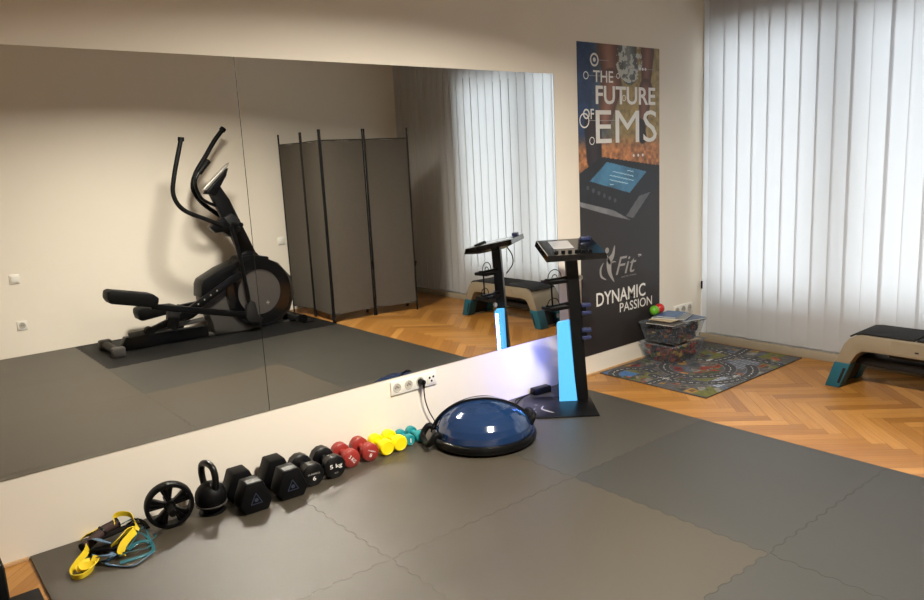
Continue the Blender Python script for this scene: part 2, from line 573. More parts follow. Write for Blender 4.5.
# ------------------------------------------------------------------ mirror
for x0, x1, lab in ((-1.25, 0.7735, 'left glass panel of the wall mirror, reflecting the elliptical trainer handles'), (0.7765, 2.798, 'right glass panel of the wall mirror, reflecting the folding screen and blinds')):
    t = thing('wall_mirror', lab, 'mirror', ((x0+x1)/2, 0, 0.3457), 'panels of the wall mirror')
    MB().box(((x0+x1)/2+0.0014, -0.0015, 1.159), (x1-x0+0.003, 0.003, 1.626), 'black_paint').build('backing', t)
    MB().add([(x0, -0.0035, 0.3457), (x1, -0.0035, 0.3457), (x1, -0.0035, 1.972), (x0, -0.0035, 1.972)], [(0, 1, 2, 3)], 'mirror').build('mirror_glass', t)

# ------------------------------------------------------------------ foam floor mats
XS = [-0.284, 0.742, 1.758, 2.812]
YS = [-0.003, -1.040, -1.985, -2.915, -4.036]
MT = 0.012
def teeth(a, b, side, n=25):
    """dovetail edge from a to b (2D); side = amplitude"""
    a = Vector(a); b = Vector(b); d = (b-a); L = d.length; d.normalize(); q = Vector((-d.y, d.x))
    pts = []; s = L/n
    for i in range(n):
        sg = 1 if i % 2 else -1
        am = 0.0055*side*sg
        fl = 0.005*sg*0
        t0, t1 = i*s, (i+1)*s
        e = 0.004
        pts.append(a+d*(t0+(0 if i == 0 else e*1.0))+q*am if i else a.copy())
        if i == 0:
            pts.append(a+d*(t0+e)+q*am)
        pts.append(a+d*(t1-e)+q*am if i < n-1 else a+d*(t1-e)+q*am)
    pts.append(b.copy())
    # dovetail undercut: widen each tooth tip
    return pts
def edge(cache={}, *k):
    pass
_ec = {}
def edge_pts(a, b):
    """shared edge between two tiles, the same polyline from both sides"""
    key = (a, b); rk = (b, a)
    if rk in _ec:
        return list(reversed(_ec[rk]))
    if key not in _ec:
        _ec[key] = teeth(a, b, 1)
    return _ec[key]
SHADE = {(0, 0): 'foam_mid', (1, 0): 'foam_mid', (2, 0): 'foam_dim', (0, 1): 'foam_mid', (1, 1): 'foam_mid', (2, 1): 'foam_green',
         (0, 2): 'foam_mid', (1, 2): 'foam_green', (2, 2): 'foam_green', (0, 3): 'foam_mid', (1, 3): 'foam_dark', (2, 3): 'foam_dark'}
COLW = ['left column', 'middle column', 'right column beside the parquet']
ROWW = ['against the mirror wall', 'second from the mirror wall', 'third from the mirror wall', 'against the far wall']
SHW = {'foam_mid': 'grey', 'foam_dim': 'dim grey', 'foam_green': 'dark grey', 'foam_dark': 'black'}
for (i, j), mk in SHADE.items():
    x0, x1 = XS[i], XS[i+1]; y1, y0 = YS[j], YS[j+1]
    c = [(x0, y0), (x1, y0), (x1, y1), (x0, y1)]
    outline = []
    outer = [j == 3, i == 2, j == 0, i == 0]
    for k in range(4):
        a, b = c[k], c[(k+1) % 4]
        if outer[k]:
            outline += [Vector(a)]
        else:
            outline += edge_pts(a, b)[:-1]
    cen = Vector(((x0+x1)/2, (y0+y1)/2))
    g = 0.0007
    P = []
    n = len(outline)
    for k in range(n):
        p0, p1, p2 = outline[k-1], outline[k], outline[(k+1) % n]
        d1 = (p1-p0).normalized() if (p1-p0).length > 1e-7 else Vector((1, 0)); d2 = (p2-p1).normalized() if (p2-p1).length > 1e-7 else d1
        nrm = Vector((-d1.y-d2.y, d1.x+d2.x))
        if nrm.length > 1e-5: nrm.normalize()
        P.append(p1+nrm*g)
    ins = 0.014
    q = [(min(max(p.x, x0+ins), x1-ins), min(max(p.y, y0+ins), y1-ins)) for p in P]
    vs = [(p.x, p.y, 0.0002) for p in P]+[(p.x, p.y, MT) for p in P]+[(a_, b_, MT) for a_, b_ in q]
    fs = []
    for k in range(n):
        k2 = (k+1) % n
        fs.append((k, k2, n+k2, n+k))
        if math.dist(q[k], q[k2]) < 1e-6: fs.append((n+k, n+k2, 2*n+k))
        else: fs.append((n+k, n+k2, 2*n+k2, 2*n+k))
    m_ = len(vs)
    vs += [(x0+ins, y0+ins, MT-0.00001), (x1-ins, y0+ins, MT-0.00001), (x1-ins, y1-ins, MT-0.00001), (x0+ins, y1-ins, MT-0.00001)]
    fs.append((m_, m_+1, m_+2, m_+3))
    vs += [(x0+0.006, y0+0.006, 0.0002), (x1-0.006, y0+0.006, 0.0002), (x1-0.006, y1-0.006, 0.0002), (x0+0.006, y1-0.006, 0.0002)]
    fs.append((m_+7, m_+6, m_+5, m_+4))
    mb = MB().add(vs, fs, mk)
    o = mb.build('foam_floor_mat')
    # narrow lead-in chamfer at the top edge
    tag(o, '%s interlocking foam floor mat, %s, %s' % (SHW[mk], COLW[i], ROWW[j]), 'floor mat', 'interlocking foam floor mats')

# ------------------------------------------------------------------ vertical blinds
bl = thing('vertical_blind', 'floor length vertical blind of pale fabric slats across the window wall', 'blind', (4.40, -2.0, 0.07))
MB().box((4.40, RY0/2, 2.93), (0.05, -RY0-0.06, 0.05), 'white_plastic', bev=0.004).build('headrail', bl)
first = None
for k in range(35):
    yc = -0.127-0.1128*k+{9: 0.009, 11: 0.009, 13: 0.006}.get(k, 0)
    a = math.radians(7+random.uniform(-1.5, 1.5)); 
    if first is None:
        mb = MB(); N = 8; wv = []
        hw = 0.0635
        for zi, z in enumerate((0.072, 2.9)):
            for s in (0, 1):
                for q in range(N+1):
                    t = -1+2*q/N
                    wv.append((0.006*(1-t*t)+s*0.0008, t*hw, z-0.072))
        fs = []
        for s in (0, 1):
            for q in range(N):
                f = (s*(N+1)+q, s*(N+1)+q+1, 2*(N+1)+s*(N+1)+q+1, 2*(N+1)+s*(N+1)+q)
                fs.append(f if s else tuple(reversed(f)))
        me = bpy.data.meshes.new('slat'); me.from_pydata(wv, [], fs[:N]); me.materials.append(M['blind'])
        for p in me.polygons: p.use_smooth = True
        first = bpy.data.objects.new('slat', me); o = first
        # bottom weight seam
    else:
        o = first.copy()
    COL.objects.link(o); o.parent = bl
    o.location = (4.40-4.40, yc+2.0, 0.072-0.07)
    o.rotation_euler = (0, 0, a)
MB().cyl((4.405, -0.012, 0.41), (4.405, -0.012, 0.47), 0.007, 'black_plastic').cyl((4.405, -0.012, 0.47), (4.405, -0.012, 2.9), 0.0012, 'white_plastic', n=6).build('cord_weight', bl, 'black cord weight')

# ------------------------------------------------------------------ ceiling lamps
pl_ = thing('pendant_lamp', 'round warm white pendant lamp with a dark shade hanging over the mats', 'lamp', (1.45, -1.8, CEIL))
MB().cyl((1.45, -1.8, 2.62), (1.45, -1.8, CEIL), 0.004, 'black_rubber', n=8).build('flex', pl_)
MB().cyl((1.45, -1.8, CEIL-0.03), (1.45, -1.8, CEIL), 0.05, 'white_plastic').build('ceiling_rose', pl_)
MB().lathe([(0.03, 0.64), (0.06, 0.62), (0.235, 0.545), (0.24, 0.51), (0.235, 0.51), (0.228, 0.542), (0.05, 0.61), (0.03, 0.62)], 'dark_grey', Matrix.Translation((1.45, -1.8, 2.0)), 40).build('lamp_shade', pl_)
MB().cyl((1.45, -1.8, 2.526), (1.45, -1.8, 2.53), 0.222, 'white_plastic', n=40).build('diffuser', pl_)
lamp_light.parent = pl_
lamp_light.location = (0, 0, 2.52-CEIL)

# ------------------------------------------------------------------ poster
def raster_plane(name, W, H, img, T, parent, roughness=0.5):
    """a grid of W x H cells coloured by img[row from bottom, col] (sRGB 0-255); T maps unit square"""
    ny, nx = img.shape[:2]
    vs = []; fs = []
    for j in range(ny+1):
        for i in range(nx+1):
            vs.append(tuple(T @ Vector((i/nx*W, 0, j/ny*H))))
    for j in range(ny):
        for i in range(nx):
            a = j*(nx+1)+i
            fs.append((a, a+1, a+nx+2, a+nx+1))
    me = bpy.data.meshes.new(name); me.from_pydata(vs, [], fs)
    at_ = me.color_attributes.new('print', 'FLOAT_COLOR', 'CORNER')
    c = img.reshape(-1, 3)/255.0
    c = np.where(c <= 0.04045, c/12.92, ((c+0.055)/1.055)**2.4)
    c = np.concatenate([c, np.ones((len(c), 1))], 1)
    at_.data.foreach_set('color', np.repeat(c, 4, axis=0).astype(np.float32).ravel())
    me.materials.append(mat(name+'_print', (200, 200, 200), roughness, vary=0.03, attr='print'))
    o = bpy.data.objects.new(name, me); COL.objects.link(o)
    if parent is not None:
        o.parent = parent
        o.location = -Vector(parent['_o'])
    return o

rng = np.random.default_rng(3)
def fbm(h, w, cell, octs=4):
    out = np.zeros((h, w)); amp = 1; tot = 0
    for k in range(octs):
        gh, gw = int(h/cell)+3, int(w/cell)+3
        g = rng.random((gh, gw))
        yy = np.arange(h)/cell; xx = np.arange(w)/cell
        y0 = yy.astype(int); x0 = xx.astype(int); fy = (yy-y0)[:, None]; fx = (xx-x0)[None]
        fy = fy*fy*(3-2*fy); fx = fx*fx*(3-2*fx)
        v = g[y0][:, x0]*(1-fy)*(1-fx)+g[y0+1][:, x0]*fy*(1-fx)+g[y0][:, x0+1]*(1-fy)*fx+g[y0+1][:, x0+1]*fy*fx
        out += v*amp; tot += amp; amp *= 0.5; cell = max(1.0, cell/2)
    return out/tot

PW, PH, PX, PZ = 0.854, 2.039, 3.018, 0.138
def poster_img():
    nx, ny = 150, 360
    U, V = np.meshgrid((np.arange(nx)+0.5)/nx*PW, (np.arange(ny)+0.5)/ny*PH+PZ)   # metres, z
    img = np.zeros((ny, nx, 3)); img[:] = (40, 35, 34)
    def put(mask, col, soft=None):
        mk = mask.astype(float)[..., None] if soft is None else soft[..., None]
        img[:] = img*(1-mk)+np.array(col, float)*mk
    n1 = fbm(ny, nx, 14); n2 = fbm(ny, nx, 5)
    sm = lambda x, a, b: np.clip((x-a)/(b-a), 0, 1)**2*(3-2*np.clip((x-a)/(b-a), 0, 1))
    top = V > 1.38
    # background of the picture: blue dusk at left, dry grass at right, stony ground below
    bg = np.zeros_like(img)
    s = sm(U, 0.05, 0.50)[..., None]
    bg = np.array([34, 56, 92.])*(1-s)+np.array([150, 128, 82.])*s
    bg = bg*(0.75+0.5*n2[..., None])
    g = sm(1.62-V, 0, 0.12)[..., None]
    bg = bg*(1-g)+(np.array([168, 112, 70.])*(0.55+0.9*n2[..., None]))*g
    s2 = sm(V, 1.28, 1.42)
    img[:] = img*(1-s2[..., None])+bg*s2[..., None]
    def limb(pts, w0, w1, col, dark=0.8):
        for (xa, za), (xb, zb) in zip(pts[:-1], pts[1:]):
            d = np.array([xb-xa, zb-za]); L2 = d@d
            t = np.clip(((U-xa)*d[0]+(V-za)*d[1])/L2, 0, 1)
            dist = np.hypot(U-xa-t*d[0], V-za-t*d[1]); ww = w0+(w1-w0)*t
            mk = np.clip((ww-dist)/0.012, 0, 1)
            c = np.array(col, float)[None, None]*(0.7+0.45*sm(1-dist/np.maximum(ww, 1e-3), 0, 1)[..., None])
            img[:] = img*(1-mk[..., None])+c*mk[..., None]
    limb([(0.30, 2.15), (0.33, 1.92), (0.26, 1.70)], 0.115, 0.07, (128, 88, 70))
    limb([(0.72, 2.15), (0.70, 1.90), (0.66, 1.66)], 0.08, 0.05, (112, 74, 58))
    limb([(0.50, 2.17), (0.52, 2.02)], 0.10, 0.10, (110, 112, 106))
    chk = (n2 > 0.52) & (np.hypot(U-0.52, V-2.08) < 0.14)
    put(chk, (185, 185, 175))
    limb([(0.14, 1.66), (0.15, 1.45)], 0.09, 0.08, (44, 34, 36))
    limb([(0.64, 1.66), (0.66, 1.58)], 0.05, 0.05, (40, 34, 36))
    # the control unit pictured in the middle
    def poly(pts, col, grad=0.0):
        P = np.array(pts); inside = np.zeros(U.shape, bool); n = len(P)
        for i in range(n):
            x1, z1 = P[i]; x2, z2 = P[(i+1) % n]
            c = ((z1 > V) != (z2 > V)) & (U < (x2-x1)*(V-z1)/(z2-z1+1e-9)+x1)
            inside ^= c
        cc = np.array(col, float)[None]*(1+grad*(n1[inside][:, None]-0.5))
        img[inside] = cc
    poly([(0, 1.36), (0.22, 1.46), (0.86, 1.38), (0.86, 1.27), (0.60, 1.03), (0.30, 1.08), (0, 1.18)], (30, 31, 36), 0.3)
    poly([(0.0, 1.18), (0.34, 1.10), (0.52, 1.02), (0.34, 1.06), (0.0, 1.15)], (120, 120, 122), 0.3)
    poly([(0.62, 1.18), (0.75, 1.20), (0.55, 1.03), (0.47, 1.05)], (92, 92, 94), 0.3)
    poly([(0.276, 1.425), (0.704, 1.344), (0.513, 1.208), (0.102, 1.307)], (66, 118, 150), 0.5)
    lines = (np.abs(((V-1.20)*1.0+0.19*U) % 0.03-0.015) < 0.003) & (U > 0.3) & (U < 0.56) & (V > 1.27) & (V < 1.36)
    put(lines, (170, 205, 225))
    for k in range(6):
        put(np.hypot(U-(0.08+0.055*k), V-(1.265-0.020*k)) < 0.014, (70, 72, 78))
    return img
po = thing('poster', 'tall dark advertising poster with white lettering hung beside the mirror', 'poster', (PX+PW/2, 0, PZ))
MB().box((PX+PW/2, -0.001, PZ+PH/2), (PW, 0.0019, PH), 'black_paint').build('backing_sheet', po)
raster_plane('printed_sheet', PW, PH, poster_img(), Matrix.Translation((PX, -0.0022, PZ)), po)
PT = Matrix.Translation((PX, -0.0024, 0))
def ptext(nm, s, u0, u1, z0, z1, mk='print_white', bold=0.0, shear=0.0):
    text_mb(s, u0, u1, z0, z1, PT, mk, bold=bold, shear=shear).build(nm, po)
ptext('lettering', 'THE', 0.150, 0.350, 1.935, 2.008, bold=0.012)
ptext('lettering', 'FUTURE', 0.172, 0.806, 1.797, 1.914, bold=0.02)
ptext('lettering', 'OF', 0.046, 0.152, 1.702, 1.768, bold=0.012)
ptext('lettering', 'EMS', 0.168, 0.822, 1.546, 1.762, bold=0.0)
ptext('lettering', 'DYNAMIC', 0.145, 0.683, 0.462, 0.557, bold=0.012)
ptext('lettering', 'PASSION', 0.392, 0.760, 0.384, 0.450, bold=0.004)
ptext('lettering', 'Fit', 0.352, 0.580, 0.652, 0.775, mk='print_grey', shear=0.35)
ptext('lettering', 'TM', 0.600, 0.635, 0.752, 0.770)
ptext('lettering', 'ELECTRO FITNESS', 0.415, 0.578, 0.627, 0.637, mk='print_grey')
def ring(mb, u, z, r, th, mk='print_white'):
    n = 24; vs = []; 
    for rr in (r-th, r):
        for i in range(n):
            t = 2*PI*i/n; vs.append((u+rr*math.cos(t), -0.0006, z+rr*math.sin(t)))
    mb.add(vs, [(i, (i+1) % n, n+(i+1) % n, n+i) for i in range(n)], mk, False, PT)
def disc(mb, u, z, r, mk='print_white', T=None):
    n = 16
    mb.add([(u+r*math.cos(2*PI*i/n), -0.0006, z+r*math.sin(2*PI*i/n)) for i in range(n)], [tuple(range(n))], mk, False, T or PT)
def line(mb, u0, z0, u1, z1, th=0.004, mk='print_grey'):
    d = Vector((u1-u0, 0, z1-z0)).normalized(); q = Vector((-d.z, 0, d.x))*th/2
    a = Vector((u0, -0.0004, z0)); b = Vector((u1, -0.0004, z1))
    mb.add([a-q, b-q, b+q, a+q], [(0, 1, 2, 3)], mk, False, PT)
og = MB()
ring(og, 0.164, 2.073, 0.042, 0.012); disc(og, 0.164, 2.073, 0.014); line(og, 0.206, 2.073, 0.31, 2.073)
ring(og, 0.080, 1.974, 0.025, 0.006); line(og, 0.105, 1.974, 0.46, 1.974)
ring(og, 0.058, 1.694, 0.048, 0.009); line(og, 0.10, 1.694, 0.60, 1.694)
ring(og, 0.129, 1.565, 0.026, 0.006); ring(og, 0.46, 1.84, 0.02, 0.005); ring(og, 0.40, 1.98, 0.018, 0.005)
line(og, 0.5, 2.034, 0.80, 2.034, 0.003)
for k in range(3):
    disc(og, 0.635+0.03*k, 2.034, 0.010); disc(og, 0.56+0.05*k, 1.459, 0.010)
og.build('ring_ornament', po)
# dancing figure emblem
fg = MB()
disc(fg, 0.264, 0.835, 0.020, 'print_grey')
def swoosh(mb, pts, ws, mk='print_grey', T=None):
    P = smooth_path([Vector((p[0], 0, p[1])) for p in pts], 8); n = len(P); vs = []
    for i, p in enumerate(P):
        d = (P[min(i+1, n-1)]-P[max(i-1, 0)]).normalized(); q = Vector((-d.z, 0, d.x))
        t = i/(n-1)*(len(ws)-1); k = min(int(t), len(ws)-2); w_ = ws[k]+(ws[k+1]-ws[k])*(t-k)
        vs += [(p.x+q.x*w_, -0.0006, p.z+q.z*w_), (p.x-q.x*w_, -0.0006, p.z-q.z*w_)]
    mb.add(vs, [(2*i, 2*i+1, 2*i+3, 2*i+2) for i in range(n-1)], mk, False, T or PT)
swoosh(fg, [(0.345, 0.86), (0.325, 0.80), (0.285, 0.75), (0.29, 0.68), (0.335, 0.61)], [0.004, 0.016, 0.028, 0.018, 0.002])
swoosh(fg, [(0.26, 0.80), (0.275, 0.77), (0.29, 0.74)], [0.004, 0.014, 0.01])
swoosh(fg, [(0.225, 0.755), (0.195, 0.715), (0.20, 0.665), (0.25, 0.635)], [0.002, 0.009, 0.009, 0.002])
swoosh(fg, [(0.30, 0.745), (0.335, 0.75), (0.36, 0.745)], [0.006, 0.005, 0.001])
fg.build('figure_emblem', po)

# ------------------------------------------------------------------ sockets and switches
def socket_strip(name, lab, x0, x1, z, y, ny, kinds, size=0.078, grp=None):
    """ny = -1: faces the room from the mirror wall; +1: from the opposite wall"""
    t = thing(name, lab, 'socket' if 'socket' in name else 'switch', ((x0+x1)/2, y, z-size/2), grp)
    MB().box(((x0+x1)/2, y+ny*0.005, z), (x1-x0, 0.010, size), 'white_plastic', bev=0.004).build('cover_plate', t)
    n = len(kinds)
    for k, kd in enumerate(kinds):
        xc = x0+(x1-x0)*(k+0.5)/n
        T = Matrix.Translation((xc, y+ny*0.010, z)) @ Matrix.Rotation(-ny*-PI/2, 4, 'X')
        mb = MB()
        if kd == 's':
            T = Matrix.Translation((xc, y+ny*0.0095, z)) @ Matrix.Rotation(PI/2 if ny < 0 else -PI/2, 4, 'X')
            mb.lathe([(0.026, 0.0), (0.026, 0.0022), (0.0215, 0.0028), (0.0195, 0.0008), (0.0001, 0.0006)], 'recess', T, 28)
            mb.cyl((xc-0.0095, y+ny*0.0102, z), (xc-0.0095, y+ny*0.0112, z), 0.0032, 'hole', n=10)
            mb.cyl((xc+0.0095, y+ny*0.0102, z), (xc+0.0095, y+ny*0.0112, z), 0.0032, 'hole', n=10)
            mb.cyl((xc, y+ny*0.010, z+0.011), (xc, y+ny*0.019, z+0.011), 0.0028, 'silver', n=10)
            mb.build('socket_outlet', t)
        elif kd == 'd':
            mb.box((xc, y+ny*0.011, z), (0.056, 0.004, 0.056), 'white_plastic', bev=0.0015)
            for dx, dz in ((-0.013, 0.008), (0.013, 0.010), (0.0, -0.012)):
                mb.cyl((xc+dx, y+ny*0.012, z+dz), (xc+dx, y+ny*0.0142, z+dz), 0.0068, 'hole', n=12)
            mb.build('data_outlet', t)
        else:
            mb.box((xc, y+ny*0.012, z), (0.056, 0.007, 0.056), 'white_plastic', bev=0.002)
            mb.build('rocker', t)
    return t
socket_strip('wall_socket', 'four gang white socket strip under the mirror with one black plug', 1.467, 1.776, 0.287, 0.0, -1, 'sssd')
socket_strip('wall_socket', 'three gang white socket strip behind the toy bins', 4.043, 4.285, 0.285, 0.0, -1, 'sss')
socket_strip('wall_socket', 'single white socket low on the far wall in the mirror', 0.325, 0.402, 0.278, RY0, 1, 's')
socket_strip('wall_switch', 'white light switch on the far wall above the lower socket', 0.322, 0.398, 0.684, RY0, 1, 'r')
socket_strip('wall_switch', 'white wall switch half hidden by the folding screen', 2.80, 2.876, 0.753, RY0, 1, 'r')

# ------------------------------------------------------------------ dumbbells
def round_dumbbell(xf, yf, xb, r, L, mk, lab, cat_group, n=28, handle=0.4, txt=None, facet=None, hr=None, tw=0.0, hl=0.3):
    """lies on the mat, axis towards the mirror wall; (xf, yf) centre of the front face"""
    z = MT+r*(math.cos(PI/facet) if facet else 1.0)
    A = Vector((xf, yf, z)); B = Vector((xb, yf+L, z)); d = (B-A).normalized(); LL = (B-A).length
    t = thing('dumbbell', lab, 'dumbbell', (xf, yf, MT), cat_group)
    xx = Vector((0, 0, 1)).cross(-d).normalized()
    zz = Vector((0, 0, 1))
    R = Matrix(((xx.x, zz.x, -d.x, 0), (xx.y, zz.y, -d.y, 0), (xx.z, zz.z, -d.z, 0), (0, 0, 0, 1)))
    # local z = towards the room (-d)
    hd = LL*hl
    for nm, c in (('weight_head', A+d*hd/2), ('weight_head', B-d*hd/2)):
        T = Matrix.Translation(c) @ R
        mb = MB()
        if facet:
            T = T @ Matrix.Rotation(PI/2-PI/facet, 4, 'Z')
            mb.lathe([(0.0001, -hd/2), (r*0.80, -hd/2), (r, -hd*0.36), (r, hd*0.36), (r*0.80, hd/2), (0.0001, hd/2)], mk, T, facet, smooth=False)
        else:
            mb.lathe([(0.0001, -hd/2), (r*0.78, -hd/2), (r*0.93, -hd*0.44), (r, -hd*0.30), (r, hd*0.30), (r*0.93, hd*0.44), (r*0.78, hd/2), (r*0.74, hd*0.47), (0.0001, hd*0.47)], mk, T, n)
        mb.build(nm, t)
    hr = hr or r*handle
    mb = MB()
    T = Matrix.Translation(A+d*LL/2) @ R
    q = LL/2-hd*0.9
    mb.lathe([(hr*1.15, -q), (hr*0.92, -q*0.6), (hr*1.08, 0), (hr*0.92, q*0.6), (hr*1.15, q)], mk, T, 18)
    mb.build('handle', t)
    if txt:
        T = Matrix.Translation(A-d*0.0006) @ Matrix(((xx.x, d.x, zz.x, 0), (xx.y, d.y, zz.y, 0), (xx.z, d.z, zz.z, 0), (0, 0, 0, 1))) @ Matrix.Rotation(tw, 4, 'Y')
        mb = MB()
        for s, x0, x1, z0, z1, mk2 in txt:
            text_mb(s, x0*r, x1*r, z0*r, z1*r, T, mk2, bold=0.01, mb=mb)
        mb.build('weight_marking', t, 'pale weight marking')
    return t

def hex_dumbbell(xf, yf, xb, L, s, lab):
    t = thing('dumbbell', lab, 'dumbbell', (xf, yf, MT), 'large black hexagonal dumbbells')
    A = Vector((xf, yf, 0)); B = Vector((xb, yf+L, 0)); d = (B-A).normalized()
    xx = Vector((-d.y, d.x, 0)) * -1
    hd = 0.37*L; W = s
    # head outline in (x, z): flat top, wide belly, flat base
    out = [(-0.34, 0.0), (0.34, 0.0), (0.5, 0.27), (0.25, 0.92), (-0.25, 0.92), (-0.5, 0.27)]
    for nm, c in (('weight_head', A), ('weight_head', A+d*(L-hd))):
        pts = [c+xx*(a*W)+Vector((0, 0, MT+b_*W)) for a, b_ in out]
        MB().prism(pts, (0, 0, 0), d*hd, 'hex_black', bev=0.008).build(nm, t)
    c = A+Vector((0, 0, MT+0.44*W))
    mb = MB().cyl(c+d*(hd*0.9), c+d*(L-hd*0.9), 0.018, 'black_rubber')
    mb.build('handle', t)
    # greyer patch on the flat top of the front head
    MB().prism([A+xx*(a*W)+d*b_+Vector((0, 0, MT+0.92*W)) for a, b_ in ((-0.20, hd*0.1), (0.20, hd*0.1), (0.20, hd*0.55), (-0.20, hd*0.55))], (0, 0, -0.0005), (0, 0, 0.0007), 'hex_grey').build('grey_top', t, 'greyish flat top')
    T = Matrix.Translation(A-d*0.0008) @ Matrix(((xx.x, d.x, 0, 0), (xx.y, d.y, 0, 0), (0, 0, 1, MT+0.40*W), (0, 0, 0, 1)))
    mb = MB()
    tri = [(-0.17*W, -0.12*W), (0.17*W, -0.12*W), (0, 0.20*W)]
    for k in range(3):
        a = Vector((tri[k][0], -0.0004, tri[k][1])); b_ = Vector((tri[(k+1) % 3][0], -0.0004, tri[(k+1) % 3][1]))
        dd = (b_-a).normalized(); q = Vector((-dd.z, 0, dd.x))*0.0018
        mb.add([a-q, b_-q, b_+q, a+q], [(0, 1, 2, 3)], 'print_blue', False, T)
    disc(mb, 0, -0.01*W, 0.009, 'print_blue', T)
    mb.build('triangle_emblem', t, 'faint blue triangle emblem')
hex_dumbbell(0.542, -0.307, 0.552, 0.25, 0.150, 'large black hexagonal dumbbell next to the kettlebell')
hex_dumbbell(0.722, -0.295, 0.732, 0.25, 0.150, 'large black hexagonal dumbbell, second from the kettlebell')
W_ = 'print_white'
round_dumbbell(0.853, -0.250, 0.866, 0.056, 0.20, 'kg_black', 'black dumbbell with facet sided heads and white block mark, beside the large hexagonal pair', 'small dumbbells along the wall',
               facet=12, txt=[('6', -0.14, 0.14, -0.42, -0.08, W_), ('DUMBBELL', -0.55, 0.55, 0.08, 0.22, 'print_grey')])
round_dumbbell(0.972, -0.245, 0.990, 0.056, 0.20, 'kg_black', 'black dumbbell with a large white 5 kg marking', 'small dumbbells along the wall',
               facet=12, txt=[('5 kg', -0.55, 0.58, -0.12, 0.34, W_), ('KG', -0.15, 0.15, -0.5, -0.38, 'print_grey')])
round_dumbbell(1.093, -0.195, 1.105, 0.046, 0.165, 'kg_red', 'dark red dumbbell beside the black 5 kg one', 'small dumbbells along the wall', facet=16, tw=0.9, txt=[('5 KG', -0.5, 0.5, -0.2, 0.2, W_)])
round_dumbbell(1.203, -0.195, 1.215, 0.046, 0.165, 'kg_red', 'dark red dumbbell beside the yellow pair', 'small dumbbells along the wall', facet=16, tw=0.4, txt=[('8', -0.16, 0.16, -0.45, -0.05, W_), ('DUMBBELL', -0.5, 0.5, 0.15, 0.28, W_)])
round_dumbbell(1.303, -0.195, 1.312, 0.041, 0.155, 'kg_yellow', 'yellow dumbbell beside the dark red pair', 'small dumbbells along the wall', handle=0.42)
round_dumbbell(1.385, -0.195, 1.396, 0.041, 0.155, 'kg_yellow', 'yellow dumbbell beside the teal pair', 'small dumbbells along the wall', handle=0.42)
round_dumbbell(1.463, -0.170, 1.475, 0.030, 0.130, 'kg_teal', 'small teal dumbbell touching the yellow one', 'small dumbbells along the wall', handle=0.5, txt=[('1', -0.12, 0.12, -0.4, 0.4, W_)])
round_dumbbell(1.533, -0.170, 1.545, 0.030, 0.130, 'kg_teal', 'small teal dumbbell nearest the blue balance dome', 'small dumbbells along the wall', handle=0.5, txt=[('1', -0.12, 0.12, -0.4, 0.4, W_)])

# ------------------------------------------------------------------ kettlebell
kx, ky = 0.402, -0.148
kb = thing('kettlebell', 'black kettlebell with a pale ring round its base, beside the ab wheel', 'kettlebell', (kx, ky, MT))
R = 0.068
prof = [(0.0001, 0), (0.052, 0), (0.058, 0.004)]
for i in range(3, 17):
    a = -PI/2+PI*i/17
    prof.append((R*math.cos(a), 0.070+R*math.sin(a)*1.02))
prof.append((0.0001, 0.139))
MB().lathe(prof, 'hex_black', Matrix.Translation((kx, ky, MT)), 40).build('bell_body', kb)
rz = Matrix.Rotation(math.radians(-78), 4, 'Z')
hp = [(-0.038, 0, 0.10), (-0.050, 0, 0.145), (-0.052, 0, 0.180), (-0.038, 0, 0.212), (0, 0, 0.223), (0.038, 0, 0.212), (0.052, 0, 0.180), (0.050, 0, 0.145), (0.038, 0, 0.10)]
MB().tube([Vector((kx, ky, MT))+(rz @ Vector(p)) for p in hp], 0.0145, 'kg_black', n=14).build('handle', kb)
MB().lathe([(0.0665, 0.0385), (0.0672, 0.041), (0.0675, 0.043), (0.0668, 0.0435)], 'grey_metal', Matrix.Translation((kx, ky, MT)), 40).build('base_ring', kb, 'thin pale ring')

# ------------------------------------------------------------------ ab wheel
ax_, ay_ = 0.222, -0.160
wr = 0.0985
aw = thing('ab_wheel', 'black spoked ab roller wheel leaning by the wall beside tangled bands', 'exercise wheel', (ax_, ay_, MT))
T0 = Matrix.Translation((ax_, ay_, MT+wr)) @ Matrix.Rotation(math.radians(-10), 4, 'Z') @ Matrix.Rotation(PI/2, 4, 'X')
ty = MB()
P = [(wr-0.017, -0.024), (wr-0.004, -0.024), (wr, -0.017), (wr, 0.017), (wr-0.004, 0.024), (wr-0.017, 0.024), (wr-0.017, -0.024)]
vs = []; fs = []; n = 56
for r_, z_ in P[:-1]:
    for i in range(n):
        vs.append((r_*math.cos(2*PI*i/n), r_*math.sin(2*PI*i/n), z_))
for j in range(6):
    for i in range(n):
        fs.append((j*n+i, j*n+(i+1) % n, ((j+1) % 6)*n+(i+1) % n, ((j+1) % 6)*n+i))
ty.add(vs, fs, 'black_rubber', True, T0)
ty.build('tyre', aw)
mb = MB().lathe([(0.0001, -0.022), (0.022, -0.022), (0.024, -0.018), (0.024, 0.018), (0.022, 0.022), (0.0001, 0.022)], 'black_plastic', T0, 24)
mb.build('hub', aw)
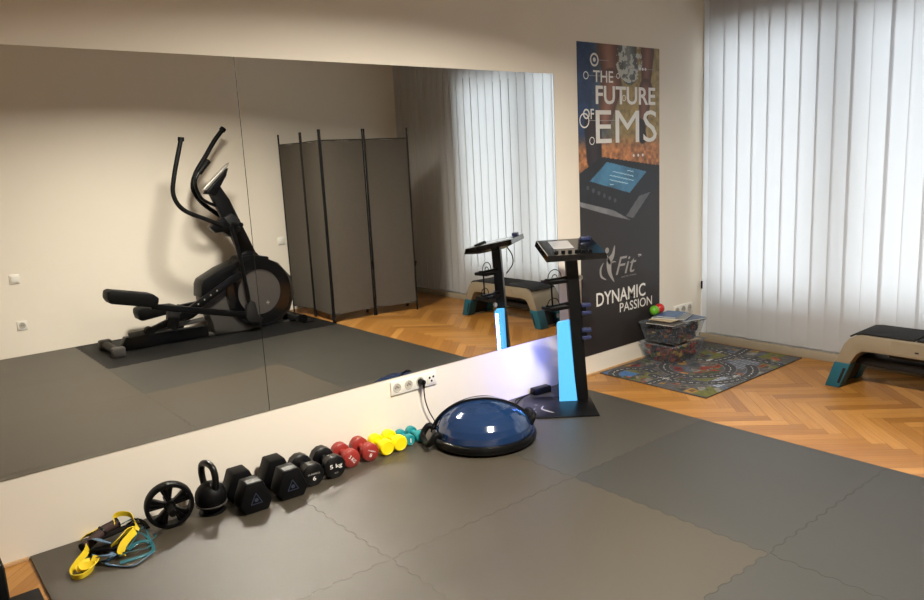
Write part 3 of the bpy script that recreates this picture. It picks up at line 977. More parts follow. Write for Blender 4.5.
for k in range(5):
    a = 2*PI*k/5+math.radians(94)
    def PP(r_, da): return Vector((math.cos(a+da)*r_, math.sin(a+da)*r_, 0))
    nv = (T0.to_3x3() @ Vector((0, 0, 1)))
    ro = wr-0.012
    web = [PP(0.018, -0.33), PP(ro, -0.36), PP(ro, -0.13), PP(ro, 0.13), PP(ro, 0.36), PP(0.018, 0.33)]
    mb = MB().prism([T0 @ p for p in web], nv*-0.006, nv*0.006, 'black_plastic')
    for s in (-0.26, 0.0, 0.26):
        c0, c1 = PP(0.018, s), PP(ro, s*1.05); d = (c1-c0).normalized(); q = Vector((-d.y, d.x, 0))*0.004
        mb.prism([T0 @ (c0-q), T0 @ (c1-q), T0 @ (c1+q), T0 @ (c0+q)], nv*-0.013, nv*0.013, 'black_plastic', bev=0.0015)
    mb.build('spoke', aw)
for s in (-1, 1):
    p0 = T0 @ Vector((0, 0, 0.022*s)); p1 = T0 @ Vector((0, 0, (0.10 if s > 0 else 0.088)*s))
    MB().cyl(p0, p1, 0.013, 'black_rubber', r2=0.015, n=18).build('hand_grip', aw)

# ------------------------------------------------------------------ tangled resistance straps
def G(px, py, z):
    p = at(px, py, 2, z); return p
def band(name, lab, pts, hw, th, mk, closed=False, cat='resistance band'):
    mb = MB().tube([G(*p) for p in pts], 0, mk, n=12, sub=8, flat=(hw, th), closed=closed)
    return tag(mb.build(name), lab, cat, 'tangled training straps by the wall')
z0 = MT
def ribbon(name, lab, pts, hw, mk, th=0.0014, closed=False, tilt=0.0, grp='tangled training straps by the wall', cat='resistance band'):
    """upright-ish ribbon: width direction = mix of vertical and sideways given per point (px,py,z,tilt)"""
    C = [G(p[0], p[1], p[2]) for p in pts]; tl = [p[3] for p in pts]
    P = smooth_path(C, 8, closed); N = len(P); vs = []; fs = []
    for i, p in enumerate(P):
        d = (P[(i+1) % N]-P[i-1]).normalized() if closed else (P[min(i+1, N-1)]-P[max(i-1, 0)]).normalized()
        t = i/8; k = int(t) % len(tl); k2 = (k+1) % len(tl) if closed else min(k+1, len(tl)-1); a = tl[k]+(tl[k2]-tl[k])*(t-int(t))
        side = d.cross(Vector((0, 0, 1)))
        if side.length < 1e-3: side = Vector((1, 0, 0))
        side.normalize(); up = side.cross(d).normalized()
        wv = side*math.cos(a)+up*math.sin(a); nv = d.cross(wv).normalized()
        for s1, s2 in ((-1, -1), (1, -1), (1, 1), (-1, 1)):
            q = p+wv*hw*s1+nv*th*s2
            q.z = max(q.z, MT+0.0006)
            q.y = min(q.y, -0.004)
            vs.append(q)
    for i in range(N if closed else N-1):
        j = (i+1) % N
        for k in range(4):
            fs.append((i*4+k, i*4+(k+1) % 4, j*4+(k+1) % 4, j*4+k))
    if not closed:
        fs += [(3, 2, 1, 0), tuple((N-1)*4+k for k in range(4))]
    o = MB().add(vs, fs, mk, False).build(name)
    return tag(o, lab, cat, grp)
ribbon('resistance_band', 'yellow strap end looping towards the camera at the front of the tangle', [(88, 545, .035, 1.2), (86, 552, .04, 1.3), (78, 562, .03, 1.4), (71, 572, .022, 1.5), (73, 578, .018, 1.5), (82, 577, .02, 1.4), (91, 570, .026, 1.2), (94, 565, .03, 1.1), (84, 566, .03, .7), (76, 570, .026, .5)], 0.014, 'yellow_band')
ribbon('resistance_band', 'bright yellow strap arching over the middle of the tangle', [(113, 546, .05, .3), (118, 540, .07, .8), (127, 531, .085, 1.0), (135, 530, .08, 1.3), (130, 536, .075, 1.45), (123, 545, .06, 1.3), (121, 553, .035, .9), (124, 556, .02, .5)], 0.016, 'yellow_band')
ribbon('resistance_band', 'yellow strap loop standing highest at the back of the tangle', [(114, 526, .06, 1.2), (114, 518, .08, 1.45), (119, 514, .09, 1.5), (128, 514, .085, 1.5), (133, 518, .07, 1.4), (137, 526, .05, 1.0), (136, 530, .04, .8)], 0.011, 'yellow_band')
ribbon('resistance_band', 'short yellow strap end at the back left of the tangle', [(80, 540, .02, .3), (86, 536, .03, .7), (92, 533, .035, .8), (96, 530, .03, .6)], 0.016, 'yellow_band')
ribbon('resistance_band', 'teal strap fanning out to the right in a long loop', [(124, 549, .03, .3), (132, 538, .045, .5), (140, 533, .05, .5), (148, 538, .03, .4), (153, 546, .018, .4), (152, 552, .016, .4), (143, 556, .016, .3), (130, 560, .018, .3), (120, 563, .018, .4)], 0.0075, 'teal_band')
ribbon('resistance_band', 'thin teal strap crossing from the yellow arch towards the wheel', [(126, 550, .05, .5), (133, 541, .055, .6), (139, 531, .05, .8), (145, 528, .03, .9), (150, 539, .016, .6), (155, 537, .014, .8), (154, 534, .014, .9)], 0.005, 'teal_band')
ribbon('resistance_band', 'teal strap lying flat below the yellow arch towards the right', [(119, 556, .03, .2), (128, 552, .035, .4), (138, 550, .03, .5), (147, 548, .022, .4), (151, 544, .02, .4), (146, 541, .03, .4), (137, 543, .04, .3), (128, 550, .04, .3)], 0.0075, 'teal_band')
ribbon('resistance_band', 'yellow strap fold inside the front loop of the tangle', [(90, 561, .03, 1.0), (84, 563, .035, 1.1), (80, 568, .025, 1.2), (84, 571, .025, .9), (92, 567, .03, .7), (97, 560, .035, .7), (92, 558, .04, .8)], 0.012, 'yellow_band')
ribbon('resistance_band', 'short teal strap end at the back beside the tall yellow loop', [(122, 524, .06, .4), (127, 521, .06, .5), (133, 519, .05, .5), (137, 520, .04, .4)], 0.010, 'teal_band')
ribbon('resistance_band', 'wide grey blue strap lying across the front of the tangle', [(92, 548, .02, .2), (96, 560, .022, .5), (103, 561, .025, .7), (112, 557, .035, .6), (118, 553, .03, .4), (106, 563, .02, .3), (120, 566, .016, .5), (133, 566, .016, .7), (143, 560, .016, .7), (150, 554, .016, .5)], 0.007, 'blue_band')
ribbon('resistance_band', 'broad grey blue strap folded over the black grips', [(86, 541, .04, .2), (94, 539, .06, .3), (102, 541, .065, .3), (111, 543, .05, .2)], 0.013, 'blue_band')
ribbon('resistance_band', 'broad grey blue strap fold in front of the black grips', [(94, 558, .03, .1), (101, 556, .04, .3), (108, 555, .05, .2), (114, 553, .05, .1)], 0.016, 'blue_band')
# black grips and webbing under the coloured straps
def grip(name, lab, a, b, r, mk):
    t = thing(name, lab, 'strap handle', G(*a), 'black strap handles in the tangle')
    A, B = G(*a), G(*b)
    A.z = max(A.z, MT+r*1.02); B.z = max(B.z, MT+r*1.02); A.y = min(A.y, -r-0.004); B.y = min(B.y, -r-0.004)
    MB().cyl(A, B, r, mk, n=16).build('foam_grip', t)
    d = (B-A).normalized()
    MB().cyl(A-d*0.006, A, r*1.12, 'black_plastic', n=16).build('end_cap', t)
    MB().cyl(B, B+d*0.006, r*1.12, 'black_plastic', n=16).build('end_cap', t)
grip('strap_handle', 'dark brown foam handle at the back left of the tangle', (84, 548, .03), (101, 533, .05), 0.020, 'brown_foam')
grip('strap_handle', 'dark foam handle under the tall yellow loop', (102, 531, .05), (117, 523, .06), 0.020, 'brown_foam')
ribbon('black_strap', 'black webbing bundle in the middle of the tangle', [(90, 551, .014, .1), (98, 549, .03, .2), (108, 547, .035, .1), (118, 547, .03, .2), (126, 540, .03, .2), (131, 531, .03, .1)], 0.026, 'black_band', th=0.004, cat='strap')
ribbon('black_strap', 'black strap folded behind the yellow arch', [(97, 541, .04, .2), (108, 536, .055, .3), (118, 531, .055, .2), (128, 526, .05, .2), (136, 524, .03, .1)], 0.024, 'black_band', th=0.004, cat='strap')
ribbon('black_strap', 'thin black strap running from the tangle to the wheel', [(128, 524, .04, .3), (136, 519, .03, .4), (142, 521, .018, .3), (148, 528, .014, .2)], 0.009, 'black_band', th=0.002, cat='strap')

# ------------------------------------------------------------------ balance dome
bx, by, BR = 1.800, -0.368, 0.283
bo = thing('balance_dome', 'glossy blue inflated half ball balance trainer on a black round base', 'balance trainer', (bx, by, MT))
T = Matrix.Translation((bx, by, MT))
MB().lathe([(0.0001, 0.004), (BR*0.90, 0.004), (BR*0.97, 0.010), (BR, 0.022), (BR, 0.036), (BR*0.975, 0.050), (BR*0.93, 0.054), (BR*0.905, 0.050), (0.0001, 0.048)], 'black_plastic', T, 72).build('base_platform', bo)
pr = []
dr = BR*0.915; dh = 0.168
for i in range(61):
    a = (PI/2)*i/60
    rr = 1+0.0035*max(0, math.sin(i*0.9))*(0.2 if i > 46 else 1)
    pr.append((max(1e-4, dr*math.cos(a)**1.03*rr), 0.048+dh*math.sin(a)*rr))
MB().lathe(pr, 'bosu_blue', T, 80).build('dome', bo)
def over(phi, off=0.0, r_=1.012, n=17, a0=0.08, a1=PI-0.08):
    c, s = math.cos(phi), math.sin(phi); pts = []
    for i in range(n):
        a = a0+(a1-a0)*i/(n-1)
        x = dr*math.cos(a)*r_; z = 0.048+dh*math.sin(a)*r_*math.sqrt(max(0, 1-(off/dr)**2))
        pts.append(Vector((bx+x*c-off*s, by+x*s+off*c, MT+z)))
    return pts
MB().tube(over(math.radians(-40), 0.0), 0, 'black_band', sub=3, flat=(0.009, 0.003)).build('elastic_strap', bo)
MB().tube(over(math.radians(-8), 0.115, 0.985), 0.0045, 'black_rubber', sub=3, n=10).build('resistance_cord', bo)
# strap handles folded at both ends
for sx_, ph in ((-1, math.radians(158)), (1, math.radians(-28))):
    c, s = math.cos(ph), math.sin(ph)
    def L_(r_, t_, z_): return (bx+r_*c-t_*s, by+r_*s+t_*c, MT+z_)
    MB().tube([L_(BR*0.90, -0.07, 0.075), L_(BR*1.0, -0.078, 0.088), L_(BR*1.12, -0.07, 0.045), L_(BR*1.13, 0.0, 0.026), L_(BR*1.12, 0.07, 0.045), L_(BR*1.0, 0.078, 0.088), L_(BR*0.90, 0.07, 0.075)] if sx_ < 0 else
              [L_(BR*0.86, -0.06, 0.075), L_(BR*0.93, -0.055, 0.11), L_(BR*0.96, 0.0, 0.115), L_(BR*0.93, 0.055, 0.11), L_(BR*0.86, 0.06, 0.075)], 0.0165, 'black_rubber', n=12, sub=5).build('handle', bo)

# ------------------------------------------------------------------ power cord on the wall socket
pc = thing('mains_cable', 'black plug and cord hanging from the socket strip to behind the blue dome', 'cable', (1.660, -0.01, 0.20))
sxp = 1.467+0.309*2.5/4
MB().cyl((sxp, -0.012, 0.287), (sxp, -0.045, 0.287), 0.018, 'black_plastic', r2=0.015).cyl((sxp, -0.040, 0.290), (sxp, -0.044, 0.255), 0.011, 'black_plastic', r2=0.006).build('plug', pc)
MB().tube([(sxp, -0.044, 0.262), (sxp+0.002, -0.040, 0.225), (sxp+0.015, -0.035, 0.16), (sxp+0.05, -0.03, 0.08), (sxp+0.10, -0.025, 0.024), (sxp+0.22, -0.022, 0.018), (sxp+0.45, -0.021, 0.0165), (2.20, -0.025, 0.0165), (2.26, -0.03, 0.0165)], 0.0035, 'black_rubber', n=8).build('cord', pc)

# ------------------------------------------------------------------ kiosk
ki = thing('control_stand', 'black training machine stand with a glowing cyan panel and tilted control head', 'fitness kiosk', (2.46, -0.33, MT))
ku = Vector((0.765, -0.644, 0)); kn = Vector((-0.644, -0.765, 0))    # along the front edge, towards the room
FR = Vector((2.475, -0.600, 0))
def KB(a, b_, z): return FR - ku*a - kn*b_ + Vector((0, 0, z))
base = [KB(0, 0, MT), KB(0, 0.375, MT), KB(0.40, 0.375, MT), KB(0.43, 0.20, MT), KB(0.40, 0.05, MT), KB(0.355, 0.0, MT)]
MB().prism(base, (0, 0, 0.0005), (0, 0, 0.008), 'black_plastic', bev=0.002).build('base_plate', ki)
mb = MB()
TB = Matrix(((ku.x, 0, -kn.x, 0), (ku.y, 0, -kn.y, 0), (0, 1, 0, 0), (0, 0, 0, 1)))
def bp2(pts, ws, mk='print_grey'):
    P = smooth_path([FR - ku*p[0] - kn*p[1] + Vector((0, 0, MT+0.0088)) for p in pts], 6); n = len(P); vs = []
    for i, p in enumerate(P):
        d = (P[min(i+1, n-1)]-P[max(i-1, 0)]).normalized(); q = Vector((-d.y, d.x, 0))
        t = i/(n-1)*(len(ws)-1); k = min(int(t), len(ws)-2); w_ = ws[k]+(ws[k+1]-ws[k])*(t-k)
        vs += [p+q*w_, p-q*w_]
    mb.add(vs, [(2*i, 2*i+1, 2*i+3, 2*i+2) for i in range(n-1)], mk)
bp2([(0.30, 0.20), (0.315, 0.15), (0.29, 0.11), (0.25, 0.07)], [0.002, 0.006, 0.008, 0.001])
bp2([(0.35, 0.17), (0.365, 0.13), (0.35, 0.09)], [0.001, 0.004, 0.001])
bp2([(0.345, 0.215), (0.340, 0.225)], [0.008, 0.008])
mb.build('floor_emblem', ki, 'pale figure emblem')
# post: leans slightly back towards the room side
pb0, pb1 = Vector((2.628, -0.330, MT+0.008)), Vector((2.560, -0.325, 0.945))
def quad(c, hx, hy): return [c+ku*a*hx+kn*b_*hy for a, b_ in ((-1, -1), (1, -1), (1, 1), (-1, 1))]
q0, q1 = quad(pb0, 0.037, 0.030), quad(pb1, 0.034, 0.028)
MB().add(q0+q1, [(3, 2, 1, 0), (4, 5, 6, 7)]+[(i, (i+1) % 4, 4+(i+1) % 4, 4+i) for i in range(4)], 'black_paint').build('post', ki)
# glowing acrylic wedge on the post
A0, A1 = Vector((2.497, -0.268, MT+0.009)), Vector((2.578, -0.337, MT+0.009))
B0, B1 = Vector((2.482, -0.278, 0.510)), Vector((2.540, -0.315, 0.518))
dd = Vector((0.0433, 0.0250, 0))
MB().add([A0, A1, A1+dd, A0+dd, B0, B1, B1+dd, B0+dd], [(3, 2, 1, 0), (4, 5, 6, 7), (0, 1, 5, 4), (1, 2, 6, 5), (2, 3, 7, 6), (3, 0, 4, 7)], 'led_cyan').build('light_panel', ki, 'glowing cyan acrylic panel')
of = Vector((-0.5, 0.866, 0))*0.0003
sd = Vector((-0.5, 0.866, 0))*0.0007
e = [A0+dd*0.12+Vector((0, 0, 0.015)), A0+dd*0.42+Vector((0, 0, 0.015)), B0+dd*0.42-Vector((0, 0, 0.015)), B0+dd*0.12-Vector((0, 0, 0.015))]
MB().prism(e, of, of+sd, 'led_violet').build('light_strip', ki, 'violet white light strip')
# control head
hc = Vector((2.556, -0.328, 0)); ha = -0.58
hu = Vector((math.cos(ha), math.sin(ha), 0)); hn = Vector((hu.y, -hu.x, 0))
HW, HD, ZF, ZB = 0.335, 0.30, 0.930, 0.987
def H(a, b_, dz=0.0):
    """a: -1..1 along the head, b_: -1 back .. 1 front; dz above the top surface"""
    return hc+hu*(a*HW/2)+hn*(b_*HD/2)+Vector((0, 0, (ZF+ZB)/2-(ZB-ZF)/2*b_+dz))
th = 0.032
top = [H(-1, 1), H(1, 1), H(1, -1), H(-1, -1)]
bot = [H(-1.05, 1.05, -th), H(1.05, 1.05, -th), H(1.05, -1.03, -th), H(-1.05, -1.03, -th)]
bt2 = [H(-0.55, 0.55, -th-0.022), H(0.55, 0.55, -th-0.022), H(0.55, -0.55, -th-0.022), H(-0.55, -0.55, -th-0.022)]
MB().add(top+bot+bt2, [(0, 1, 2, 3), (11, 10, 9, 8)]+[(4+i, 4+(i+1) % 4, (i+1) % 4, i) for i in range(4)]+[(8+i, 8+(i+1) % 4, 4+(i+1) % 4, 4+i) for i in range(4)], 'black_gloss').build('control_head', ki)
MB().add([H(-0.62, 0.25, 0.0012), H(0.10, 0.25, 0.0012), H(0.10, -0.78, 0.0012), H(-0.62, -0.78, 0.0012)], [(0, 1, 2, 3)], 'screen_blue').build('display', ki, 'pale grey reflecting display')
for k in range(6):
    c = H(-0.62+0.235*k, 0.66, 0)
    MB().cyl(c, c+Vector((0, 0, 0.010)), 0.0115, 'black_rubber', n=16).build('dial_knob', ki)
mb = MB()
c = H(0.72, -0.72, 0.010)
mb.box(c, (0.06, 0.035, 0.022), 'slate_blue', rz=ha, bev=0.004)
mb.build('side_connector', ki, 'slate blue connector block')
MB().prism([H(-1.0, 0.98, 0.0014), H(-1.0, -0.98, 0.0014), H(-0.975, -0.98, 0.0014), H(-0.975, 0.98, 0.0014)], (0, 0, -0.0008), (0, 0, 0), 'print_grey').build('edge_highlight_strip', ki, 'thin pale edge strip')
# hanger arms with electrode leads
def arm(zc, xl, nm):
    mb = MB()
    mb.tube([(2.59, -0.32, zc+0.005), (2.50, -0.305, zc), (xl+0.03, -0.295, zc), (xl, -0.292, zc+0.004)], 0.016, 'black_plastic', n=10)
    mb.box((2.45, -0.30, zc-0.004), (0.13, 0.10, 0.020), 'black_plastic', rz=-0.15, bev=0.004)
    mb.build('hanger_arm', ki)
arm(0.770, 2.385, 'u'); arm(0.615, 2.39, 'l')
def loop(c, r, zc):
    pts = [(c[0]+r*math.cos(t)*0.9, c[1]-0.2*r*math.cos(t), zc+r*math.sin(t)) for t in [PI*i/8 for i in range(9)]]
    MB().tube(pts, 0.0026, 'black_rubber', n=8, sub=3).build('cable_loop', ki)
loop((2.45, -0.30), 0.050, 0.785); loop((2.45, -0.30), 0.020, 0.785); loop((2.43, -0.305), 0.045, 0.625)
MB().cyl((2.60, -0.362, 0.775), (2.598, -0.372, 0.775), 0.013, 'print_white', n=16).build('white_button', ki, 'round white button')
MB().cyl((2.495, -0.285, 0.555), (2.49, -0.275, 0.555), 0.014, 'print_grey', n=16).build('pale_button', ki, 'round pale grey button')
for zc in (0.590, 0.440):
    mb = MB()
    c = Vector((2.612, -0.392, zc))
    for dz in (-0.022, 0.022):
        mb.box(c+Vector((0, 0, dz)), (0.055, 0.04, 0.020), 'slate_blue', rz=-0.7, bev=0.004)
    mb.box(c-Vector((0.01, -0.01, 0)), (0.03, 0.03, 0.05), 'black_plastic', rz=-0.7, bev=0.003)
    mb.build('cable_connector', ki, 'slate blue double connector')
MB().cyl((2.42, -0.300, 0.775), (2.425, -0.303, 0.62), 0.005, 'black_rubber', n=8).build('hanging_lead', ki)
MB().tube([(2.60, -0.29, 0.94), (2.640, -0.265, 0.87), (2.655, -0.275, 0.80), (2.625, -0.305, 0.74)], 0.004, 'black_rubber', n=8).build('lead', ki)
MB().tube([(2.655, -0.300, 0.14), (2.690, -0.275, 0.07), (2.700, -0.240, 0.022), (2.69, -0.15, 0.018)], 0.004, 'black_rubber', n=8).build('lead', ki)


# adapter with leads on the mat behind the stand
pa = thing('power_adapter', 'black power adapter with looping leads between wall and stand', 'power adapter', (2.56, -0.05, MT))
MB().box((2.560, -0.050, MT+0.022), (0.13, 0.055, 0.042), 'black_plastic', rz=-0.1, bev=0.006).build('adapter_case', pa)
MB().tube([(2.50, -0.040, 0.028), (2.42, -0.036, 0.018), (2.34, -0.050, 0.018), (2.27, -0.12, 0.017), (2.24, -0.09, 0.017), (2.28, -0.05, 0.017), (2.30, -0.03, 0.017)], 0.0035, 'black_rubber', n=8).build('lead', pa)
MB().tube([(2.50, -0.046, 0.03), (2.40, -0.044, 0.0175), (2.30, -0.10, 0.0165), (2.22, -0.15, 0.0165), (2.14, -0.11, 0.0165), (2.06, -0.045, 0.0165)], 0.0035, 'black_rubber', n=8).build('lead', pa)

# ------------------------------------------------------------------ step bench
sb = thing('step_bench', 'beige step bench with black ribbed top and teal feet by the blinds', 'step bench', (4.04, -1.77, 0))
X0, X1, YA, YB = 3.868, 4.195, -1.225, -2.315
H1 = 0.345
yc = (YA+YB)/2
def prof2(p):   # p in (distance from the left end, z); mirrored to both ends
    return p
outer = [(0.050, 0.150), (0.075, 0.215), (0.100, 0.275), (0.130, 0.315), (0.165, 0.338), (0.20, H1)]
inner = [(0.255, 0.250), (0.205, 0.245), (0.178, 0.225), (0.160, 0.195), (0.135, 0.150)]
def sidepts(seq, flip=False):
    return [((YA-d) if not flip else (YB+d), z) for d, z in seq]
prof = sidepts(outer)+list(reversed(sidepts(outer, True)))+list(reversed(sidepts(inner, True)))+sidepts(inner)
# order: left outer up -> right outer down -> right inner up -> left inner down
prof = sidepts(outer)+list(reversed(sidepts(outer, True)))+list(reversed(sidepts(inner, True)))[::1]+sidepts(inner)
pl = sidepts(outer) + sidepts(outer, True)[::-1] + sidepts(inner, True)[::-1] + sidepts(inner)
MB().prism([(0, y, z) for y, z in pl], (X0, 0, 0), (X1, 0, 0), 'bench_beige', bev=0.006).build('body', sb)
mb = MB()
mt = [(0.150, 0.3325), (0.172, 0.3435), (0.205, H1+0.001)]
topo = sidepts([(0.135, 0.3225), (0.160, 0.339), (0.20, H1+0.0015), (0.48, H1+0.0015), (0.48, H1+0.010), (0.20, H1+0.010), (0.158, 0.350), (0.125, 0.328)])
MB().prism([(0, y, z) for y, z in topo], (X0+0.016, 0, 0), (X1-0.016, 0, 0), 'bench_mat', bev=0.002).build('top_mat', sb)
topo = sidepts([(0.135, 0.3225), (0.160, 0.339), (0.20, H1+0.0015), (0.60, H1+0.0015), (0.60, H1+0.010), (0.20, H1+0.010), (0.158, 0.350), (0.125, 0.328)], True)
MB().prism([(0, y, z) for y, z in topo], (X0+0.016, 0, 0), (X1-0.016, 0, 0), 'bench_mat', bev=0.002).build('top_mat', sb)
MB().box((X0-0.0005, YA-0.46, 0.300), (0.003, 0.19, 0.075), 'bench_beige').build('release_panel', sb)
MB().box((X0-0.002, YA-0.50, 0.287), (0.004, 0.02, 0.008), 'hole').build('latch', sb)
for flip in (False, True):
    for xa, xb in ((X0-0.004, X0+0.085), (X1-0.085, X1+0.004)):
        pts = sidepts([(0.0, 0.0), (0.085, 0.0), (0.145, 0.160), (0.052, 0.160)], flip)
        ft = MB().prism([(0, y, z) for y, z in pts], (xa, 0, 0), (xb, 0, 0), 'bench_teal', bev=0.004).build('foot', sb)
        g2 = sidepts([(0.072, 0.03), (0.088, 0.03), (0.122, 0.130), (0.106, 0.130)], flip)
        MB().prism([(0, y, z) for y, z in g2], (xa-0.0012, 0, 0), (xa+0.002, 0, 0), 'dark_grey').build('foot_groove', ft)
    s = sidepts([(0.055, 0.01), (0.075, 0.01), (0.135, 0.15), (0.115, 0.15)], flip)
    MB().prism([(0, y, z) for y, z in s], (X0+0.085, 0, 0), (X1-0.085, 0, 0), 'dark_grey').build('leg_web', sb)
MB().box((4.03, yc, 0.165), (0.15, YA-YB-0.20, 0.05), 'dark_grey', bev=0.008).build('cross_beam', sb)
MB().box((4.03, yc, 0.240), (0.22, 0.42, 0.04), 'dark_grey', bev=0.006).build('storage_tray', sb)

# ------------------------------------------------------------------ play rug
def rug_img():
    nx, ny = 216, 148
    LX, LY = 1.19, 0.815
    U, V = np.meshgrid((np.arange(nx)+0.5)/nx*LX, (np.arange(ny)+0.5)/ny*LY)
    img = np.zeros((ny, nx, 3)); n1 = fbm(ny, nx, 16); n2 = fbm(ny, nx, 4)
    img[:] = (84, 82, 80)
    def pmask(pts):
        P = np.array(pts); ins = np.zeros(U.shape, bool); n = len(P)
        for i in range(n):
            x1, y1 = P[i]; x2, y2 = P[(i+1) % n]
            ins ^= ((y1 > V) != (y2 > V)) & (U < (x2-x1)*(V-y1)/(y2-y1+1e-9)+x1)
        return ins
    def dist(pts):
        D = np.full(U.shape, 9.0); S = np.zeros(U.shape); acc = 0
        for (xa, ya), (xb, yb) in zip(pts[:-1], pts[1:]):
            d = np.array([xb-xa, yb-ya]); L = np.hypot(*d)
            t = np.clip(((U-xa)*d[0]+(V-ya)*d[1])/(L*L+1e-9), 0, 1)
            dd_ = np.hypot(U-xa-t*d[0], V-ya-t*d[1]); m_ = dd_ < D
            D = np.where(m_, dd_, D); S = np.where(m_, acc+t*L, S); acc += L
        return D, S
    greens = [(0.0, 0.0, 0.20, 0.12), (0.26, 0.10, 0.5, 0.36), (0.72, 0.40, 0.98, 0.62), (0.0, 0.5, 0.24, 0.8), (0.52, 0.7, 0.78, 0.815), (1.0, 0.1, 1.19, 0.25), (0.80, 0.0, 1.0, 0.14)]
    for x0, y0, x1, y1 in greens:
        mk = (U > x0+0.03*n1) & (U < x1) & (V > y0) & (V < y1-0.03*n1)
        img[mk] = (104, 104, 48)
    cols = [(128, 48, 38), (146, 76, 48), (88, 96, 112), (60, 64, 74), (160, 118, 52), (96, 92, 88), (72, 70, 70), (120, 116, 108), (70, 78, 52), (120, 40, 44), (130, 126, 116), (54, 56, 62), (150, 58, 30), (84, 96, 126), (110, 100, 84)]
    r_ = random.Random(5)
    for k in range(190):
        cx, cy2 = r_.uniform(0.03, 1.16), r_.uniform(0.03, 0.78); a = r_.choice([0, 0.3, -0.5, 0.8]); hw, hh = r_.uniform(0.018, 0.055), r_.uniform(0.014, 0.038)
        p = [(cx+x*math.cos(a)-y*math.sin(a), cy2+x*math.sin(a)+y*math.cos(a)) for x, y in ((-hw, -hh), (hw, -hh), (hw, hh), (-hw, hh))]
        mk = pmask(p); c = r_.choice(cols)
        img[mk] = np.array(c)*(0.75+0.5*n2[mk][:, None])
        mk2 = pmask([((x-cx)*0.55+cx, (y-cy2)*0.5+cy2) for x, y in p]); img[mk2] = np.array(c)*r_.uniform(0.55, 1.35)
    img[(U < 0.15) & (V > 0.60) & (V < 0.80+0*U) & (n1 > 0.35)] = (66, 108, 158)
    # car park with pale parked cars near the room-side corner
    pk = (U > 0.22) & (U < 0.44) & (V > 0.04) & (V < 0.16)
    img[pk] = (104, 106, 112)
    img[pk & (((U-0.22) % 0.028) > 0.012) & (((V-0.04) % 0.06) > 0.016)] = (176, 190, 206)
    pk = (U > 0.66) & (U < 0.90) & (V > 0.14) & (V < 0.30)
    img[pk] = (94, 96, 102)
    img[pk & (((V-0.14) % 0.026) > 0.012) & (((U-0.66) % 0.06) > 0.014)] = (132, 138, 150)
    def arc(cx, cy2, r, a0, a1, n=24):
        return [(cx+r*math.cos(a0+(a1-a0)*i/n), cy2+r*math.sin(a0+(a1-a0)*i/n)) for i in range(n+1)]
    roads = [arc(0.52, 0.40, 0.22, 0.0, 2*PI, 40), arc(0.52, 0.40, 0.36, PI*0.9, PI*1.75), [(0.30, 0.40), (0.0, 0.42)], [(0.52, 0.18), (0.50, 0.0)], [(0.74, 0.40), (0.95, 0.36), (1.19, 0.40)],
             [(0.95, 0.36), (0.93, 0.0)], [(0.95, 0.36), (1.02, 0.60), (0.98, 0.815)], [(0.52, 0.62), (0.50, 0.815)], arc(0.12, 0.62, 0.14, -0.4, PI*0.9)]
    for rd in roads:
        D, S = dist(rd)
        img[D < 0.040] = (128, 126, 120)
        img[D < 0.036] = (58, 58, 62)
        img[(D < 0.0032) & ((S % 0.045) < 0.026)] = (200, 198, 190)
    for (cx, cy2, a) in ((0.17, 0.41, 0), (0.74, 0.44, 1), (0.51, 0.10, 1), (0.97, 0.50, 1)):
        if a:
            mk = (abs(U-cx) < 0.034) & (abs(V-cy2) < 0.012) & (((U-cx) % 0.014) < 0.007)
        else:
            mk = (abs(V-cy2) < 0.034) & (abs(U-cx) < 0.012) & (((V-cy2) % 0.014) < 0.007)
        img[mk] = (220, 218, 210)
    img *= (0.70+0.30*n2[..., None])
    return img
rx0, ry0, LX, LY = 3.165, -0.840, 1.19, 0.815
rg = thing('play_rug', 'child play rug printed with a town map of grey roads', 'rug', (rx0+LX/2, ry0+LY/2, 0))
MB().box((rx0+LX/2, ry0+LY/2, 0.0033), (LX+0.006, LY+0.006, 0.0055), 'rug_side').build('rug_edge', rg)
Tm = Matrix.Translation((rx0, ry0, 0.0064)) @ Matrix.Rotation(-PI/2, 4, 'X').inverted() @ Matrix.Identity(4)
Tm = Matrix(((1, 0, 0, rx0), (0, 0, 1, ry0), (0, 1, 0, 0.0064), (0, 0, 0, 1)))
raster_plane('rug_print', LX, LY, rug_img(), Tm, rg, 0.9)

